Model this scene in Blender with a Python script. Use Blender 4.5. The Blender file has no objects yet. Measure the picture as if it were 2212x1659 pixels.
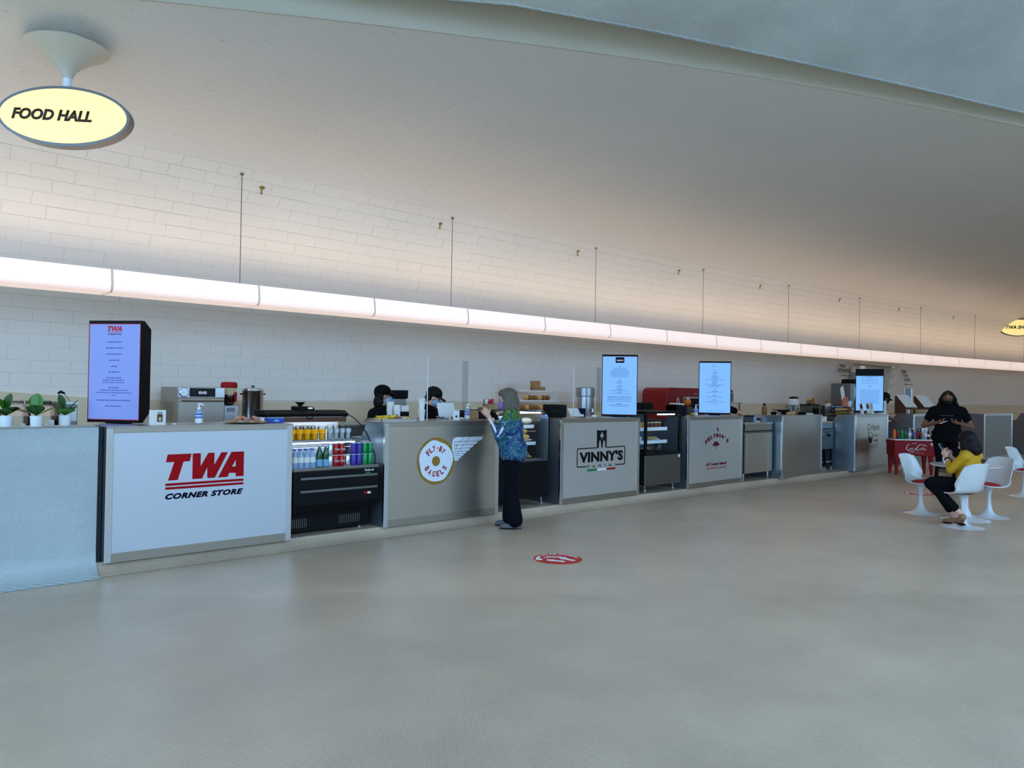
import bpy, bmesh, math, random
from mathutils import Vector, Matrix, Euler
R = math.radians
rnd = random.Random(7)
scn = bpy.context.scene
COL = scn.collection
# ------------------------------------------------------------------ camera
cd = bpy.data.cameras.new('camera'); camo = bpy.data.objects.new('camera', cd); COL.objects.link(camo)
cd.sensor_fit = 'HORIZONTAL'; cd.sensor_width = 36.0; cd.lens = 36.0*1650/2212
cd.clip_start = 0.05; cd.clip_end = 300
CY, CP, CR = R(47.5), R(0.6), R(0.95)
f0 = Vector((math.cos(CY), math.sin(CY), 0)); r0 = Vector((math.sin(CY), -math.cos(CY), 0)); zz = Vector((0, 0, 1))
fw = math.cos(CP)*f0 + math.sin(CP)*zz; u0 = math.cos(CP)*zz - math.sin(CP)*f0
rr = math.cos(CR)*r0 + math.sin(CR)*u0; uu = math.cos(CR)*u0 - math.sin(CR)*r0
CAM = Vector((0, 0, 1.6))
camo.matrix_world = Matrix(((rr.x, uu.x, -fw.x, CAM.x), (rr.y, uu.y, -fw.y, CAM.y), (rr.z, uu.z, -fw.z, CAM.z), (0, 0, 0, 1)))
scn.camera = camo
# ------------------------------------------------------------------ world, exposure
wd = bpy.data.worlds.new('daylight'); scn.world = wd; wd.use_nodes = True
bg = wd.node_tree.nodes['Background']; bg.inputs[0].default_value = (0.38, 0.64, 1.0, 1); bg.inputs[1].default_value = 3.4
scn.cycles.transparent_max_bounces = 32
vs = scn.view_settings; vs.view_transform = 'Standard'; vs.look = 'None'; vs.gamma = 1.0; vs.exposure = 0.16; vs.use_curve_mapping = False
# ------------------------------------------------------------------ materials
def lin(c):
    c = c/255.0
    return c/12.92 if c <= 0.04045 else ((c+0.055)/1.055)**2.4
def C(r, g, b): return (lin(r), lin(g), lin(b), 1)
MATS = {}
def P(name, col, rough=0.5, metal=0.0, noise=0.0, scale=8.0, emit=None, es=1.0, bump=0.0, bscale=60.0, stretch=None, spec=None, coat=0, trans=0, sss=0):
    m = bpy.data.materials.new(name); m.use_nodes = True; MATS[name] = m
    nt = m.node_tree; b = nt.nodes['Principled BSDF']
    b.inputs['Base Color'].default_value = col; b.inputs['Roughness'].default_value = rough; b.inputs['Metallic'].default_value = metal
    if spec is not None: b.inputs['Specular IOR Level'].default_value = spec
    if coat: b.inputs['Coat Weight'].default_value = coat; b.inputs['Coat Roughness'].default_value = 0.1
    if trans: b.inputs['Transmission Weight'].default_value = trans
    if emit: b.inputs['Emission Color'].default_value = emit; b.inputs['Emission Strength'].default_value = es
    if noise or bump:
        tc = nt.nodes.new('ShaderNodeTexCoord'); mp = nt.nodes.new('ShaderNodeMapping'); nt.links.new(tc.outputs['Object'], mp.inputs[0])
        if stretch: mp.inputs['Scale'].default_value = stretch
    if noise:
        n = nt.nodes.new('ShaderNodeTexNoise'); n.inputs['Scale'].default_value = scale; n.inputs['Detail'].default_value = 4
        nt.links.new(mp.outputs[0], n.inputs['Vector'])
        mx = nt.nodes.new('ShaderNodeMix'); mx.data_type = 'RGBA'
        mx.inputs[6].default_value = tuple(max(0, v*(1-noise)) for v in col[:3])+(1,)
        mx.inputs[7].default_value = tuple(min(1, v*(1+noise)) for v in col[:3])+(1,)
        nt.links.new(n.outputs['Fac'], mx.inputs[0]); nt.links.new(mx.outputs[2], b.inputs['Base Color'])
    if bump:
        n2 = nt.nodes.new('ShaderNodeTexNoise'); n2.inputs['Scale'].default_value = bscale; n2.inputs['Detail'].default_value = 3
        nt.links.new(mp.outputs[0], n2.inputs['Vector'])
        bp = nt.nodes.new('ShaderNodeBump'); bp.inputs['Strength'].default_value = bump; bp.inputs['Distance'].default_value = 0.02
        nt.links.new(n2.outputs['Fac'], bp.inputs['Height']); nt.links.new(bp.outputs[0], b.inputs['Normal'])
    return m
def glass(name, tint=(0.93, 0.96, 0.97, 1), refl=0.10, rough=0.02):
    m = bpy.data.materials.new(name); m.use_nodes = True; MATS[name] = m; nt = m.node_tree
    nt.nodes.remove(nt.nodes['Principled BSDF']); out = nt.nodes['Material Output']
    t = nt.nodes.new('ShaderNodeBsdfTransparent'); t.inputs[0].default_value = tint
    g = nt.nodes.new('ShaderNodeBsdfGlossy'); g.inputs['Roughness'].default_value = rough
    fr = nt.nodes.new('ShaderNodeLayerWeight'); fr.inputs[0].default_value = refl
    mx = nt.nodes.new('ShaderNodeMixShader'); nt.links.new(fr.outputs['Fresnel'], mx.inputs[0]); nt.links.new(t.outputs[0], mx.inputs[1]); nt.links.new(g.outputs[0], mx.inputs[2])
    nt.links.new(mx.outputs[0], out.inputs[0]); return m
def nd(nt, t, op=None, **kw):
    n = nt.nodes.new(t)
    if op: n.operation = op
    for k, v in kw.items(): n.inputs[int(k[1:])].default_value = v
    return n
def mosaic(name, tile, grout, plane, pitch=0.0128, rough=0.32, stains=None, bump=0.25):
    """penny round mosaic: hexagonal lattice of dots"""
    m = bpy.data.materials.new(name); m.use_nodes = True; MATS[name] = m; nt = m.node_tree; L = nt.links.new; b = nt.nodes['Principled BSDF']
    geo = nd(nt, 'ShaderNodeNewGeometry'); sx = nd(nt, 'ShaderNodeSeparateXYZ'); L(geo.outputs['Position'], sx.inputs[0])
    cb = nd(nt, 'ShaderNodeCombineXYZ')
    ax = {'xy': (0, 1), 'xz': (0, 2)}[plane]
    ia = 'XYZ'[ax[0]]; ib = 'XYZ'[ax[1]]
    L(sx.outputs[ia], cb.inputs[0]); L(sx.outputs[ib], cb.inputs[1])
    rot = nd(nt, 'ShaderNodeVectorRotate'); rot.rotation_type = 'Z_AXIS'; rot.inputs['Angle'].default_value = 0.12; L(cb.outputs[0], rot.inputs['Vector'])
    q = nd(nt, 'ShaderNodeVectorMath', 'DIVIDE'); L(rot.outputs[0], q.inputs[0]); q.inputs[1].default_value = (pitch, pitch*1.7320508, 1)
    ds = []
    for off in (0.0, 0.5):
        a = nd(nt, 'ShaderNodeVectorMath', 'ADD'); L(q.outputs[0], a.inputs[0]); a.inputs[1].default_value = (off, off, 0)
        fr = nd(nt, 'ShaderNodeVectorMath', 'FRACTION'); L(a.outputs[0], fr.inputs[0])
        s = nd(nt, 'ShaderNodeVectorMath', 'SUBTRACT'); L(fr.outputs[0], s.inputs[0]); s.inputs[1].default_value = (0.5, 0.5, 0)
        mu = nd(nt, 'ShaderNodeVectorMath', 'MULTIPLY'); L(s.outputs[0], mu.inputs[0]); mu.inputs[1].default_value = (1, 1.7320508, 0)
        le = nd(nt, 'ShaderNodeVectorMath', 'LENGTH'); L(mu.outputs[0], le.inputs[0]); ds.append(le)
    mn = nd(nt, 'ShaderNodeMath', 'MINIMUM'); L(ds[0].outputs['Value'], mn.inputs[0]); L(ds[1].outputs['Value'], mn.inputs[1])
    mr = nd(nt, 'ShaderNodeMapRange'); mr.inputs[1].default_value = 0.36; mr.inputs[2].default_value = 0.50; mr.inputs[3].default_value = 1; mr.inputs[4].default_value = 0; L(mn.outputs[0], mr.inputs[0])
    def noise(scale, lo, hi, seed, det=6):
        ad = nd(nt, 'ShaderNodeVectorMath', 'ADD'); L(geo.outputs['Position'], ad.inputs[0]); ad.inputs[1].default_value = (seed, seed*1.7, 0)
        n = nd(nt, 'ShaderNodeTexNoise'); n.inputs['Scale'].default_value = scale; n.inputs['Detail'].default_value = det; n.inputs['Roughness'].default_value = 0.6; L(ad.outputs[0], n.inputs['Vector'])
        r = nd(nt, 'ShaderNodeMapRange'); r.inputs[1].default_value = 0.3; r.inputs[2].default_value = 0.7; r.inputs[3].default_value = lo; r.inputs[4].default_value = hi; L(n.outputs['Fac'], r.inputs[0]); return r
    mx = nd(nt, 'ShaderNodeMix'); mx.data_type = 'RGBA'; mx.inputs[6].default_value = grout; mx.inputs[7].default_value = tile; L(mr.outputs[0], mx.inputs[0])
    val = noise(0.45, 0.85, 1.08, 3.1, 4); val2 = noise(1.6, 0.90, 1.07, 9.7, 5); val3 = noise(40, 0.93, 1.07, 1.0)
    m1 = nd(nt, 'ShaderNodeMath', 'MULTIPLY'); L(val.outputs[0], m1.inputs[0]); L(val2.outputs[0], m1.inputs[1])
    m2 = nd(nt, 'ShaderNodeMath', 'MULTIPLY'); L(m1.outputs[0], m2.inputs[0]); L(val3.outputs[0], m2.inputs[1])
    last = m2
    if stains:   # worn, unsealed area on the near side of an irregular line  a*x+b*y < c
        sep = sx; t1 = nd(nt, 'ShaderNodeMath', 'MULTIPLY'); L(sep.outputs['X'], t1.inputs[0]); t1.inputs[1].default_value = stains[0]
        t2 = nd(nt, 'ShaderNodeMath', 'MULTIPLY_ADD'); L(sep.outputs['Y'], t2.inputs[0]); t2.inputs[1].default_value = stains[1]; L(t1.outputs[0], t2.inputs[2])
        nn = noise(0.8, -0.13, 0.13, 5.5, 3); t3 = nd(nt, 'ShaderNodeMath', 'ADD'); L(t2.outputs[0], t3.inputs[0]); L(nn.outputs[0], t3.inputs[1])
        st = nd(nt, 'ShaderNodeMapRange'); st.inputs[1].default_value = stains[2]-0.04; st.inputs[2].default_value = stains[2]+0.04; st.inputs[3].default_value = 0.93; st.inputs[4].default_value = 1.04; L(t3.outputs[0], st.inputs[0])
        m3 = nd(nt, 'ShaderNodeMath', 'MULTIPLY'); L(last.outputs[0], m3.inputs[0]); L(st.outputs[0], m3.inputs[1]); last = m3
    vm = nd(nt, 'ShaderNodeVectorMath', 'SCALE'); L(mx.outputs[2], vm.inputs[0]); L(last.outputs[0], vm.inputs['Scale'])
    L(vm.outputs[0], b.inputs['Base Color'])
    rg = noise(1.1, rough-0.05, rough+0.08, 7.7); L(rg.outputs[0], b.inputs['Roughness'])
    if bump:
        bp = nd(nt, 'ShaderNodeBump'); bp.inputs['Strength'].default_value = bump; bp.inputs['Distance'].default_value = 0.001; L(mr.outputs[0], bp.inputs['Height']); L(bp.outputs[0], b.inputs['Normal'])
    return m
mosaic('floor_mosaic', C(208, 184, 157), C(146, 128, 107), 'xy', rough=0.345, stains=(0.627, 0.779, 6.02))
mosaic('wall_mosaic', C(190, 196, 192), C(120, 130, 132), 'xz', rough=0.4)
mosaic('canopy_mosaic', C(206, 208, 200), C(160, 166, 162), 'xy', pitch=0.02, rough=0.45)
def paint(name, col, pits, mpsc, t0, t1):
    m = P(name, col, 0.62, bump=0.0); nt = m.node_tree; L = nt.links.new; b = nt.nodes['Principled BSDF']
    geo = nd(nt, 'ShaderNodeNewGeometry')
    mp = nd(nt, 'ShaderNodeMapping'); mp.inputs['Scale'].default_value = mpsc; L(geo.outputs['Position'], mp.inputs[0])
    n = nd(nt, 'ShaderNodeTexNoise'); n.inputs['Scale'].default_value = 3.5; n.inputs['Detail'].default_value = 8; n.inputs['Roughness'].default_value = 0.7; L(mp.outputs[0], n.inputs['Vector'])
    r = nd(nt, 'ShaderNodeMapRange'); r.inputs[1].default_value = t0; r.inputs[2].default_value = t1; r.inputs[3].default_value = 0.0; r.inputs[4].default_value = pits; L(n.outputs['Fac'], r.inputs[0])
    n2 = nd(nt, 'ShaderNodeTexNoise'); n2.inputs['Scale'].default_value = 0.7; n2.inputs['Detail'].default_value = 5; L(geo.outputs['Position'], n2.inputs['Vector'])
    a = nd(nt, 'ShaderNodeMix'); a.data_type = 'RGBA'; a.inputs[6].default_value = tuple(v*0.93 for v in col[:3])+(1,); a.inputs[7].default_value = tuple(min(1, v*1.05) for v in col[:3])+(1,); L(n2.outputs['Fac'], a.inputs[0])
    mx = nd(nt, 'ShaderNodeMix'); mx.data_type = 'RGBA'; mx.inputs[7].default_value = tuple(v*0.45 for v in col[:3])+(1,); L(a.outputs[2], mx.inputs[6]); L(r.outputs[0], mx.inputs[0]); L(mx.outputs[2], b.inputs['Base Color'])
    n3 = nd(nt, 'ShaderNodeTexNoise'); n3.inputs['Scale'].default_value = 28; n3.inputs['Detail'].default_value = 5; L(geo.outputs['Position'], n3.inputs['Vector'])
    s = nd(nt, 'ShaderNodeMath', 'SUBTRACT'); L(n3.outputs['Fac'], s.inputs[0]); L(r.outputs[0], s.inputs[1])
    bp = nd(nt, 'ShaderNodeBump'); bp.inputs['Strength'].default_value = 0.35; bp.inputs['Distance'].default_value = 0.01; L(s.outputs[0], bp.inputs['Height']); L(bp.outputs[0], b.inputs['Normal'])
    return m
paint('brick_paint', C(226, 221, 209), 0.6, (5, 18, 18), 0.66, 0.70)
paint('ceiling_paint', C(220, 217, 208), 0.8, (4, 15, 15), 0.62, 0.67)
P('mortar', C(203, 198, 187), 0.8, noise=0.1, scale=6)
P('plaster', C(200, 192, 172), 0.7, noise=0.05, scale=2)
P('cream', C(206, 190, 158), 0.6, noise=0.04, scale=2)
P('darkgap', C(30, 34, 38), 0.6)
P('steel', C(176, 178, 180), 0.28, 1.0, noise=0.10, scale=3, stretch=(1, 1, 40))
P('steel_bright', C(205, 207, 208), 0.22, 1.0)
P('steel_dark', C(120, 120, 118), 0.35, 1.0, noise=0.1, scale=4)
P('steel_warm', C(166, 156, 142), 0.34, 0.9, noise=0.06, scale=2.5, stretch=(30, 1, 1))
P('panel_white', C(196, 200, 204), 0.42, 0.5, noise=0.02, scale=2, bump=0.04, bscale=3)
P('panel_steel', C(188, 178, 162), 0.30, 0.85, noise=0.05, scale=2, stretch=(1, 1, 30), bump=0.02, bscale=2)
P('panel_gloss', C(206, 202, 194), 0.2, 0.55, noise=0.03, scale=2, bump=0.03, bscale=3)
P('side_blue', C(132, 144, 152), 0.35, 0.8, noise=0.06, scale=2)
P('black', C(10, 10, 12), 0.55, spec=0.15)
P('black_gloss', C(6, 6, 8), 0.2, spec=0.25)
P('black_rough', C(16, 15, 15), 0.8, spec=0.15)
P('white', C(232, 232, 228), 0.45)
P('white_gloss', C(208, 209, 207), 0.2, coat=0.3)
P('paper', C(235, 232, 224), 0.8)
P('paper_print', C(206, 198, 186), 0.8, noise=0.25, scale=60)
P('kraft', C(172, 130, 84), 0.8, noise=0.12, scale=9)
P('cardboard', C(160, 122, 80), 0.85, noise=0.12, scale=9)
P('twa_red', C(160, 6, 16), 0.55, spec=0.1)
P('navy', C(10, 12, 36), 0.55, spec=0.1)
P('red', C(156, 8, 12), 0.45, spec=0.2)
P('coke_red', C(138, 6, 12), 0.4, spec=0.25)
P('oven_red', C(132, 12, 14), 0.35, spec=0.3)
P('decal_red', C(190, 40, 38), 0.55, spec=0.2)
P('gold', C(150, 116, 48), 0.55, spec=0.15)
P('icing', C(226, 232, 238), 0.45)
P('text_red', C(176, 44, 48), 0.55, spec=0.1)
P('maroon', C(112, 14, 28), 0.55, spec=0.1)
P('grey_text', C(112, 104, 96), 0.6)
P('flag_green', C(32, 112, 62), 0.5)
P('line_dark', C(58, 60, 62), 0.5)
P('leaf', C(64, 122, 22), 0.35, noise=0.25, scale=14)
P('leaf_dark', C(36, 80, 24), 0.4, noise=0.25, scale=14)
P('leaf_under', C(86, 92, 64), 0.6, noise=0.2, scale=14)
P('soil', C(50, 38, 28), 0.9, noise=0.3, scale=60)
P('pot', C(226, 230, 232), 0.4)
P('blue', C(24, 60, 170), 0.4)
P('label_blue', C(60, 90, 190), 0.4)
P('purple', C(70, 50, 150), 0.35, 0.3)
P('can_red', C(180, 20, 26), 0.28, 0.4)
P('can_green', C(20, 140, 76), 0.28, 0.4)
P('can_silver', C(200, 202, 204), 0.22, 0.9, noise=0.1, scale=20)
P('bottle_green', C(14, 76, 40), 0.12, coat=0.5)
P('water', C(196, 220, 246), 0.1, trans=0.5)
P('juice', C(246, 186, 14), 0.3, emit=C(246, 186, 14), es=0.22)  # slight glow stands in for the cooler's LED light on the juice
P('milk', C(236, 238, 242), 0.35)
P('orange', C(224, 112, 20), 0.35)
P('cola', C(40, 14, 12), 0.15, coat=0.5)
P('banana', C(214, 176, 44), 0.5, noise=0.15, scale=20)
P('banana_tip', C(70, 52, 24), 0.7)
P('bread', C(206, 162, 92), 0.75, noise=0.22, scale=24, bump=0.3, bscale=30)
P('bread_dark', C(142, 88, 40), 0.7, noise=0.3, scale=26, bump=0.4, bscale=40)
P('cake', C(92, 52, 34), 0.8, noise=0.3, scale=30)
P('greens', C(96, 116, 66), 0.8, noise=0.4, scale=30)
P('wrap', C(188, 182, 160), 0.45, noise=0.2, scale=14)
P('wicker', C(176, 146, 98), 0.8, noise=0.25, scale=60, stretch=(1, 1, 4))
P('foil_red', C(176, 40, 26), 0.35, 0.2, noise=0.3, scale=20)
P('candy_orange', C(196, 116, 84), 0.4, noise=0.3, scale=30)
P('candy_blue', C(120, 170, 200), 0.4, noise=0.3, scale=30)
P('candy_pink', C(206, 150, 128), 0.4, noise=0.3, scale=30)
P('cushion_red', C(168, 24, 30), 0.8, noise=0.1, scale=60)
P('tan', C(150, 110, 78), 0.6, noise=0.1, scale=20)
P('brown', C(88, 52, 32), 0.6, noise=0.15, scale=20)
P('skin_light', C(216, 166, 140), 0.55, noise=0.05, scale=12)
P('skin_mid', C(176, 122, 92), 0.55, noise=0.05, scale=12)
P('skin_dark', C(120, 78, 54), 0.5, noise=0.06, scale=12)
P('hair_grey', C(98, 90, 80), 0.6, noise=0.35, scale=10, stretch=(9, 9, 1), spec=0.2)
P('hair_black', C(14, 11, 11), 0.6, noise=0.4, scale=10, stretch=(9, 9, 1), spec=0.2)
P('hair_brown', C(22, 12, 12), 0.6, noise=0.4, scale=10, stretch=(9, 9, 1), spec=0.2)
P('cloth_black', C(12, 12, 15), 0.9, noise=0.2, scale=20, spec=0.1)
P('cloth_navy', C(12, 13, 22), 0.9, noise=0.2, scale=20, spec=0.1)
P('cloth_yellow', C(196, 146, 14), 0.85, noise=0.10, scale=30, bump=0.15, bscale=24)
P('cloth_cream', C(206, 186, 140), 0.85, noise=0.06, scale=20)
P('cloth_white', C(226, 226, 226), 0.8)
P('denim', C(70, 84, 112), 0.85, noise=0.15, scale=30)
P('mask_purple', C(142, 104, 176), 0.8)
P('mask_blue', C(150, 176, 196), 0.8)
P('shoe_grey', C(92, 90, 94), 0.8, noise=0.2, scale=30)
P('eye', C(24, 18, 16), 0.2)
P('glove', C(222, 206, 130), 0.5)
P('lamp_panel', C(240, 228, 222), 0.5, emit=C(255, 226, 212), es=0.62)
P('lamp_up', C(240, 232, 226), 0.5, emit=(1.0, 0.77, 0.52, 1), es=5.0)
P('joint_grey', C(190, 178, 172), 0.5, emit=C(255, 232, 222), es=0.22)
P('sign_face', C(240, 220, 150), 0.35, emit=C(252, 226, 142), es=0.66)
P('sign_letter', C(40, 22, 10), 0.5)
P('screen_glow', C(20, 30, 60), 0.3, emit=C(116, 150, 240), es=0.75)
P('screen_glow_pale', C(20, 30, 60), 0.3, emit=C(122, 184, 255), es=0.85)
P('screen_text', C(30, 40, 110), 0.5, emit=C(60, 80, 170), es=0.5)
P('screen_red', C(150, 20, 30), 0.5, emit=C(150, 20, 50), es=0.5)
P('screen_edge', C(60, 10, 40), 0.4, emit=C(120, 30, 80), es=0.2)
P('display_glow', C(20, 30, 60), 0.3, emit=C(200, 215, 255), es=0.9)
P('led', C(220, 235, 255), 0.3, emit=C(205, 225, 255), es=14.0)
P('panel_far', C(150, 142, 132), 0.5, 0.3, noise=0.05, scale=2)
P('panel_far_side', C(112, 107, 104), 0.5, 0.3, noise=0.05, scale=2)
P('ring_blue', C(40, 70, 200), 0.3, emit=C(60, 90, 230), es=0.5)
glass('clear', (0.975, 0.985, 0.985, 1), 0.07)
glass('acrylic', (0.975, 0.975, 0.98, 1), 0.10)
glass('film', (0.86, 0.87, 0.85, 1), 0.22, 0.15)
def pattern_shirt():
    m = bpy.data.materials.new('shirt_pattern'); m.use_nodes = True; MATS['shirt_pattern'] = m; nt = m.node_tree; L = nt.links.new; b = nt.nodes['Principled BSDF']; b.inputs['Roughness'].default_value = 0.8
    tc = nd(nt, 'ShaderNodeTexCoord'); n = nd(nt, 'ShaderNodeTexNoise'); n.inputs['Scale'].default_value = 7; n.inputs['Detail'].default_value = 1.5; n.inputs['Distortion'].default_value = 2.2; L(tc.outputs['Object'], n.inputs['Vector'])
    cr = nd(nt, 'ShaderNodeValToRGB'); e = cr.color_ramp; e.interpolation = 'CONSTANT'
    cols = [(0.0, C(22, 40, 96)), (0.40, C(24, 84, 120)), (0.45, C(40, 110, 110)), (0.49, C(26, 44, 110)), (0.545, C(150, 196, 200)), (0.56, C(30, 96, 84)), (0.62, C(28, 52, 120))]
    while len(e.elements) < len(cols): e.elements.new(0.5)
    for i, (p, c) in enumerate(cols): e.elements[i].position = p; e.elements[i].color = c
    L(n.outputs['Fac'], cr.inputs[0])
    sx = nd(nt, 'ShaderNodeSeparateXYZ'); L(tc.outputs['Object'], sx.inputs[0])
    mr = nd(nt, 'ShaderNodeMapRange'); mr.inputs[1].default_value = 1.25; mr.inputs[2].default_value = 1.30; L(sx.outputs['Z'], mr.inputs[0])
    cr2 = nd(nt, 'ShaderNodeValToRGB'); e = cr2.color_ramp; e.interpolation = 'CONSTANT'
    for i, (p, c) in enumerate([(0.0, C(64, 104, 44)), (0.5, C(120, 148, 60))]): e.elements[i].position = p; e.elements[i].color = c
    el = e.elements.new(0.56); el.color = C(40, 84, 70)
    L(n.outputs['Fac'], cr2.inputs[0])
    mx = nd(nt, 'ShaderNodeMix'); mx.data_type = 'RGBA'; L(mr.outputs[0], mx.inputs[0]); L(cr.outputs[0], mx.inputs[6]); L(cr2.outputs[0], mx.inputs[7]); L(mx.outputs[2], b.inputs['Base Color'])
pattern_shirt()
# ------------------------------------------------------------------ mesh helpers
class MB:
    def __init__(s): s.v = []; s.f = []
    def add(s, vs, fs, T=None):
        o = len(s.v)
        for p in vs:
            p = Vector(p); s.v.append(T @ p if T is not None else p)
        s.f += [tuple(i+o for i in f) for f in fs]; return s
    def box(s, x0, x1, y0, y1, z0, z1, T=None):
        return s.add([(x0, y0, z0), (x1, y0, z0), (x1, y1, z0), (x0, y1, z0), (x0, y0, z1), (x1, y0, z1), (x1, y1, z1), (x0, y1, z1)],
                     [(0, 3, 2, 1), (4, 5, 6, 7), (0, 1, 5, 4), (1, 2, 6, 5), (2, 3, 7, 6), (3, 0, 4, 7)], T)
    def lathe(s, prof, n=20, c=(0, 0, 0), T=None, sy=1.0):
        vs = []; fs = []
        for r, z in prof:
            for k in range(n):
                a = 2*math.pi*k/n; vs.append((c[0]+r*math.cos(a), c[1]+r*math.sin(a)*sy, c[2]+z))
        m = len(prof)
        for j in range(m-1):
            for k in range(n):
                k2 = (k+1) % n; fs.append((j*n+k, j*n+k2, (j+1)*n+k2, (j+1)*n+k))
        if prof[0][0] > 1e-6: fs.append(tuple(reversed(range(n))))
        if prof[-1][0] > 1e-6: fs.append(tuple((m-1)*n+k for k in range(n)))
        return s.add(vs, fs, T)
    def cyl(s, x, y, z, r, h, n=16, r2=None, T=None): return s.lathe([(r, 0), (r if r2 is None else r2, h)], n, (x, y, z), T)
    def tube(s, pts, rad, n=8, T=None):
        pts = [Vector(p) for p in pts]; vs = []; fs = []
        if not isinstance(rad, (list, tuple)): rad = [rad]*len(pts)
        up = Vector((0, 0, 1)); d0 = (pts[1]-pts[0]).normalized()
        if abs(d0.dot(up)) > 0.9: up = Vector((1, 0, 0))
        for i, p in enumerate(pts):
            d = (pts[min(i+1, len(pts)-1)]-pts[max(i-1, 0)]).normalized()
            a = d.cross(up); a = a.normalized() if a.length > 1e-6 else Vector((1, 0, 0)); b = a.cross(d).normalized(); up = b
            for k in range(n):
                t = 2*math.pi*k/n; vs.append(p+rad[i]*(math.cos(t)*a+math.sin(t)*b))
        for i in range(len(pts)-1):
            for k in range(n):
                k2 = (k+1) % n; fs.append((i*n+k, i*n+k2, (i+1)*n+k2, (i+1)*n+k))
        fs.append(tuple(reversed(range(n)))); fs.append(tuple((len(pts)-1)*n+k for k in range(n)))
        return s.add(vs, fs, T)
    def ext(s, poly, a, b, axis='y', T=None):
        """extrude polygon between a and b; axis y: poly=(x,z); axis x: poly=(y,z); axis z: poly=(x,y)"""
        n = len(poly)
        def pt(p, t): return {'y': (p[0], t, p[1]), 'x': (t, p[0], p[1]), 'z': (p[0], p[1], t)}[axis]
        vs = [pt(p, a) for p in poly]+[pt(p, b) for p in poly]
        fs = [tuple(range(n)), tuple(reversed(range(n, 2*n)))]+[(i, i+n, (i+1) % n+n, (i+1) % n) for i in range(n)]
        return s.add(vs, fs, T)
    def ell(s, c, r, n=14, m=9, T=None):
        vs = []; fs = []
        for j in range(m+1):
            ph = math.pi*j/m
            for k in range(n):
                a = 2*math.pi*k/n; vs.append((c[0]+r[0]*math.sin(ph)*math.cos(a), c[1]+r[1]*math.sin(ph)*math.sin(a), c[2]-r[2]*math.cos(ph)))
        for j in range(m):
            for k in range(n):
                k2 = (k+1) % n; fs.append((j*n+k, j*n+k2, (j+1)*n+k2, (j+1)*n+k))
        return s.add(vs, fs, T)
    def grid(s, fn, nu, nv, T=None, skip=None):
        vs = [fn(i/nu, j/nv) for j in range(nv+1) for i in range(nu+1)]
        fs = [(j*(nu+1)+i, j*(nu+1)+i+1, (j+1)*(nu+1)+i+1, (j+1)*(nu+1)+i) for j in range(nv) for i in range(nu) if not (skip and skip(i, j))]
        return s.add(vs, fs, T)
    def mesh(s, name, smooth=False, fix=True):
        me = bpy.data.meshes.new(name); me.from_pydata([tuple(v) for v in s.v], [], s.f); me.validate()
        if fix:
            bm = bmesh.new(); bm.from_mesh(me); bmesh.ops.remove_doubles(bm, verts=bm.verts, dist=1e-6); bmesh.ops.recalc_face_normals(bm, faces=bm.faces); bm.to_mesh(me); bm.free()
        if smooth:
            me.polygons.foreach_set('use_smooth', [True]*len(me.polygons))
            try: me.set_sharp_from_angle(angle=R(40))
            except Exception: pass
        return me
    def build(s, name, mat, parent=None, smooth=False, loc=None, rotz=0, bevel=0, solid=0, fix=True):
        me = s.mesh(name, smooth, fix); return obj(name, me, mat, parent, loc, rotz, bevel, solid)
def obj(name, me, mat, parent=None, loc=None, rotz=0, bevel=0, solid=0):
    o = bpy.data.objects.new(name, me); COL.objects.link(o)
    if mat and not me.materials: me.materials.append(MATS[mat])
    if parent is not None: o.parent = parent
    if loc is not None: o.location = loc
    if rotz: o.rotation_euler = (0, 0, rotz)
    if solid: md = o.modifiers.new('solid', 'SOLIDIFY'); md.thickness = solid; md.offset = 0
    if bevel: md = o.modifiers.new('bevel', 'BEVEL'); md.width = bevel; md.segments = 2; md.limit_method = 'ANGLE'; md.angle_limit = R(50)
    return o
def tag(o, label, cat, group=None):
    o['label'] = label; o['category'] = cat
    if group: o['group'] = group
    return o
def thing(name, label, cat, loc=(0, 0, 0), rotz=0, group=None):
    o = bpy.data.objects.new(name, None); COL.objects.link(o); o.empty_display_size = 0.1; o.location = loc; o.rotation_euler = (0, 0, rotz)
    return tag(o, label, cat, group)
def struct(o): o['kind'] = 'structure'; return o
def kids(o): return [c for c in bpy.data.objects if c.parent == o]
def dup(o, loc=None, rotz=None, label=None, parent=None):
    c = o.copy(); COL.objects.link(c)
    if parent is not None: c.parent = parent
    if loc is not None: c.location = loc
    if rotz is not None: c.rotation_euler = (0, 0, rotz)
    if label: c['label'] = label
    for k in list(o.children): dup(k, parent=c)
    return c
TEXTS = {}
def textmesh(body, size, shear=0, bold=0.0, ext=0.001, spacing=1.0, sx=1.0):
    cu = bpy.data.curves.new('t', 'FONT'); cu.body = body; cu.size = size; cu.shear = shear; cu.offset = bold*size; cu.extrude = ext; cu.space_character = spacing; cu.resolution_u = 3
    cu.align_x = 'CENTER'; cu.align_y = 'BOTTOM_BASELINE'
    o = bpy.data.objects.new('t', cu); COL.objects.link(o); dg = bpy.context.evaluated_depsgraph_get(); me = bpy.data.meshes.new_from_object(o.evaluated_get(dg)); bpy.data.objects.remove(o); bpy.data.curves.remove(cu)
    me.transform(Matrix.Diagonal((sx, 1, 1, 1))); return me
def fit(me, w, h):
    xs = [v.co.x for v in me.vertices]; ys = [v.co.y for v in me.vertices]
    a, b, c, d = min(xs), max(xs), min(ys), max(ys)
    me.transform(Matrix.Diagonal((w/(b-a), h/(d-c), 1, 1)) @ Matrix.Translation((-(a+b)/2, -c, 0))); return me
UP = Matrix.Rotation(R(90), 4, 'X')       # text plane xy -> xz facing -y
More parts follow.
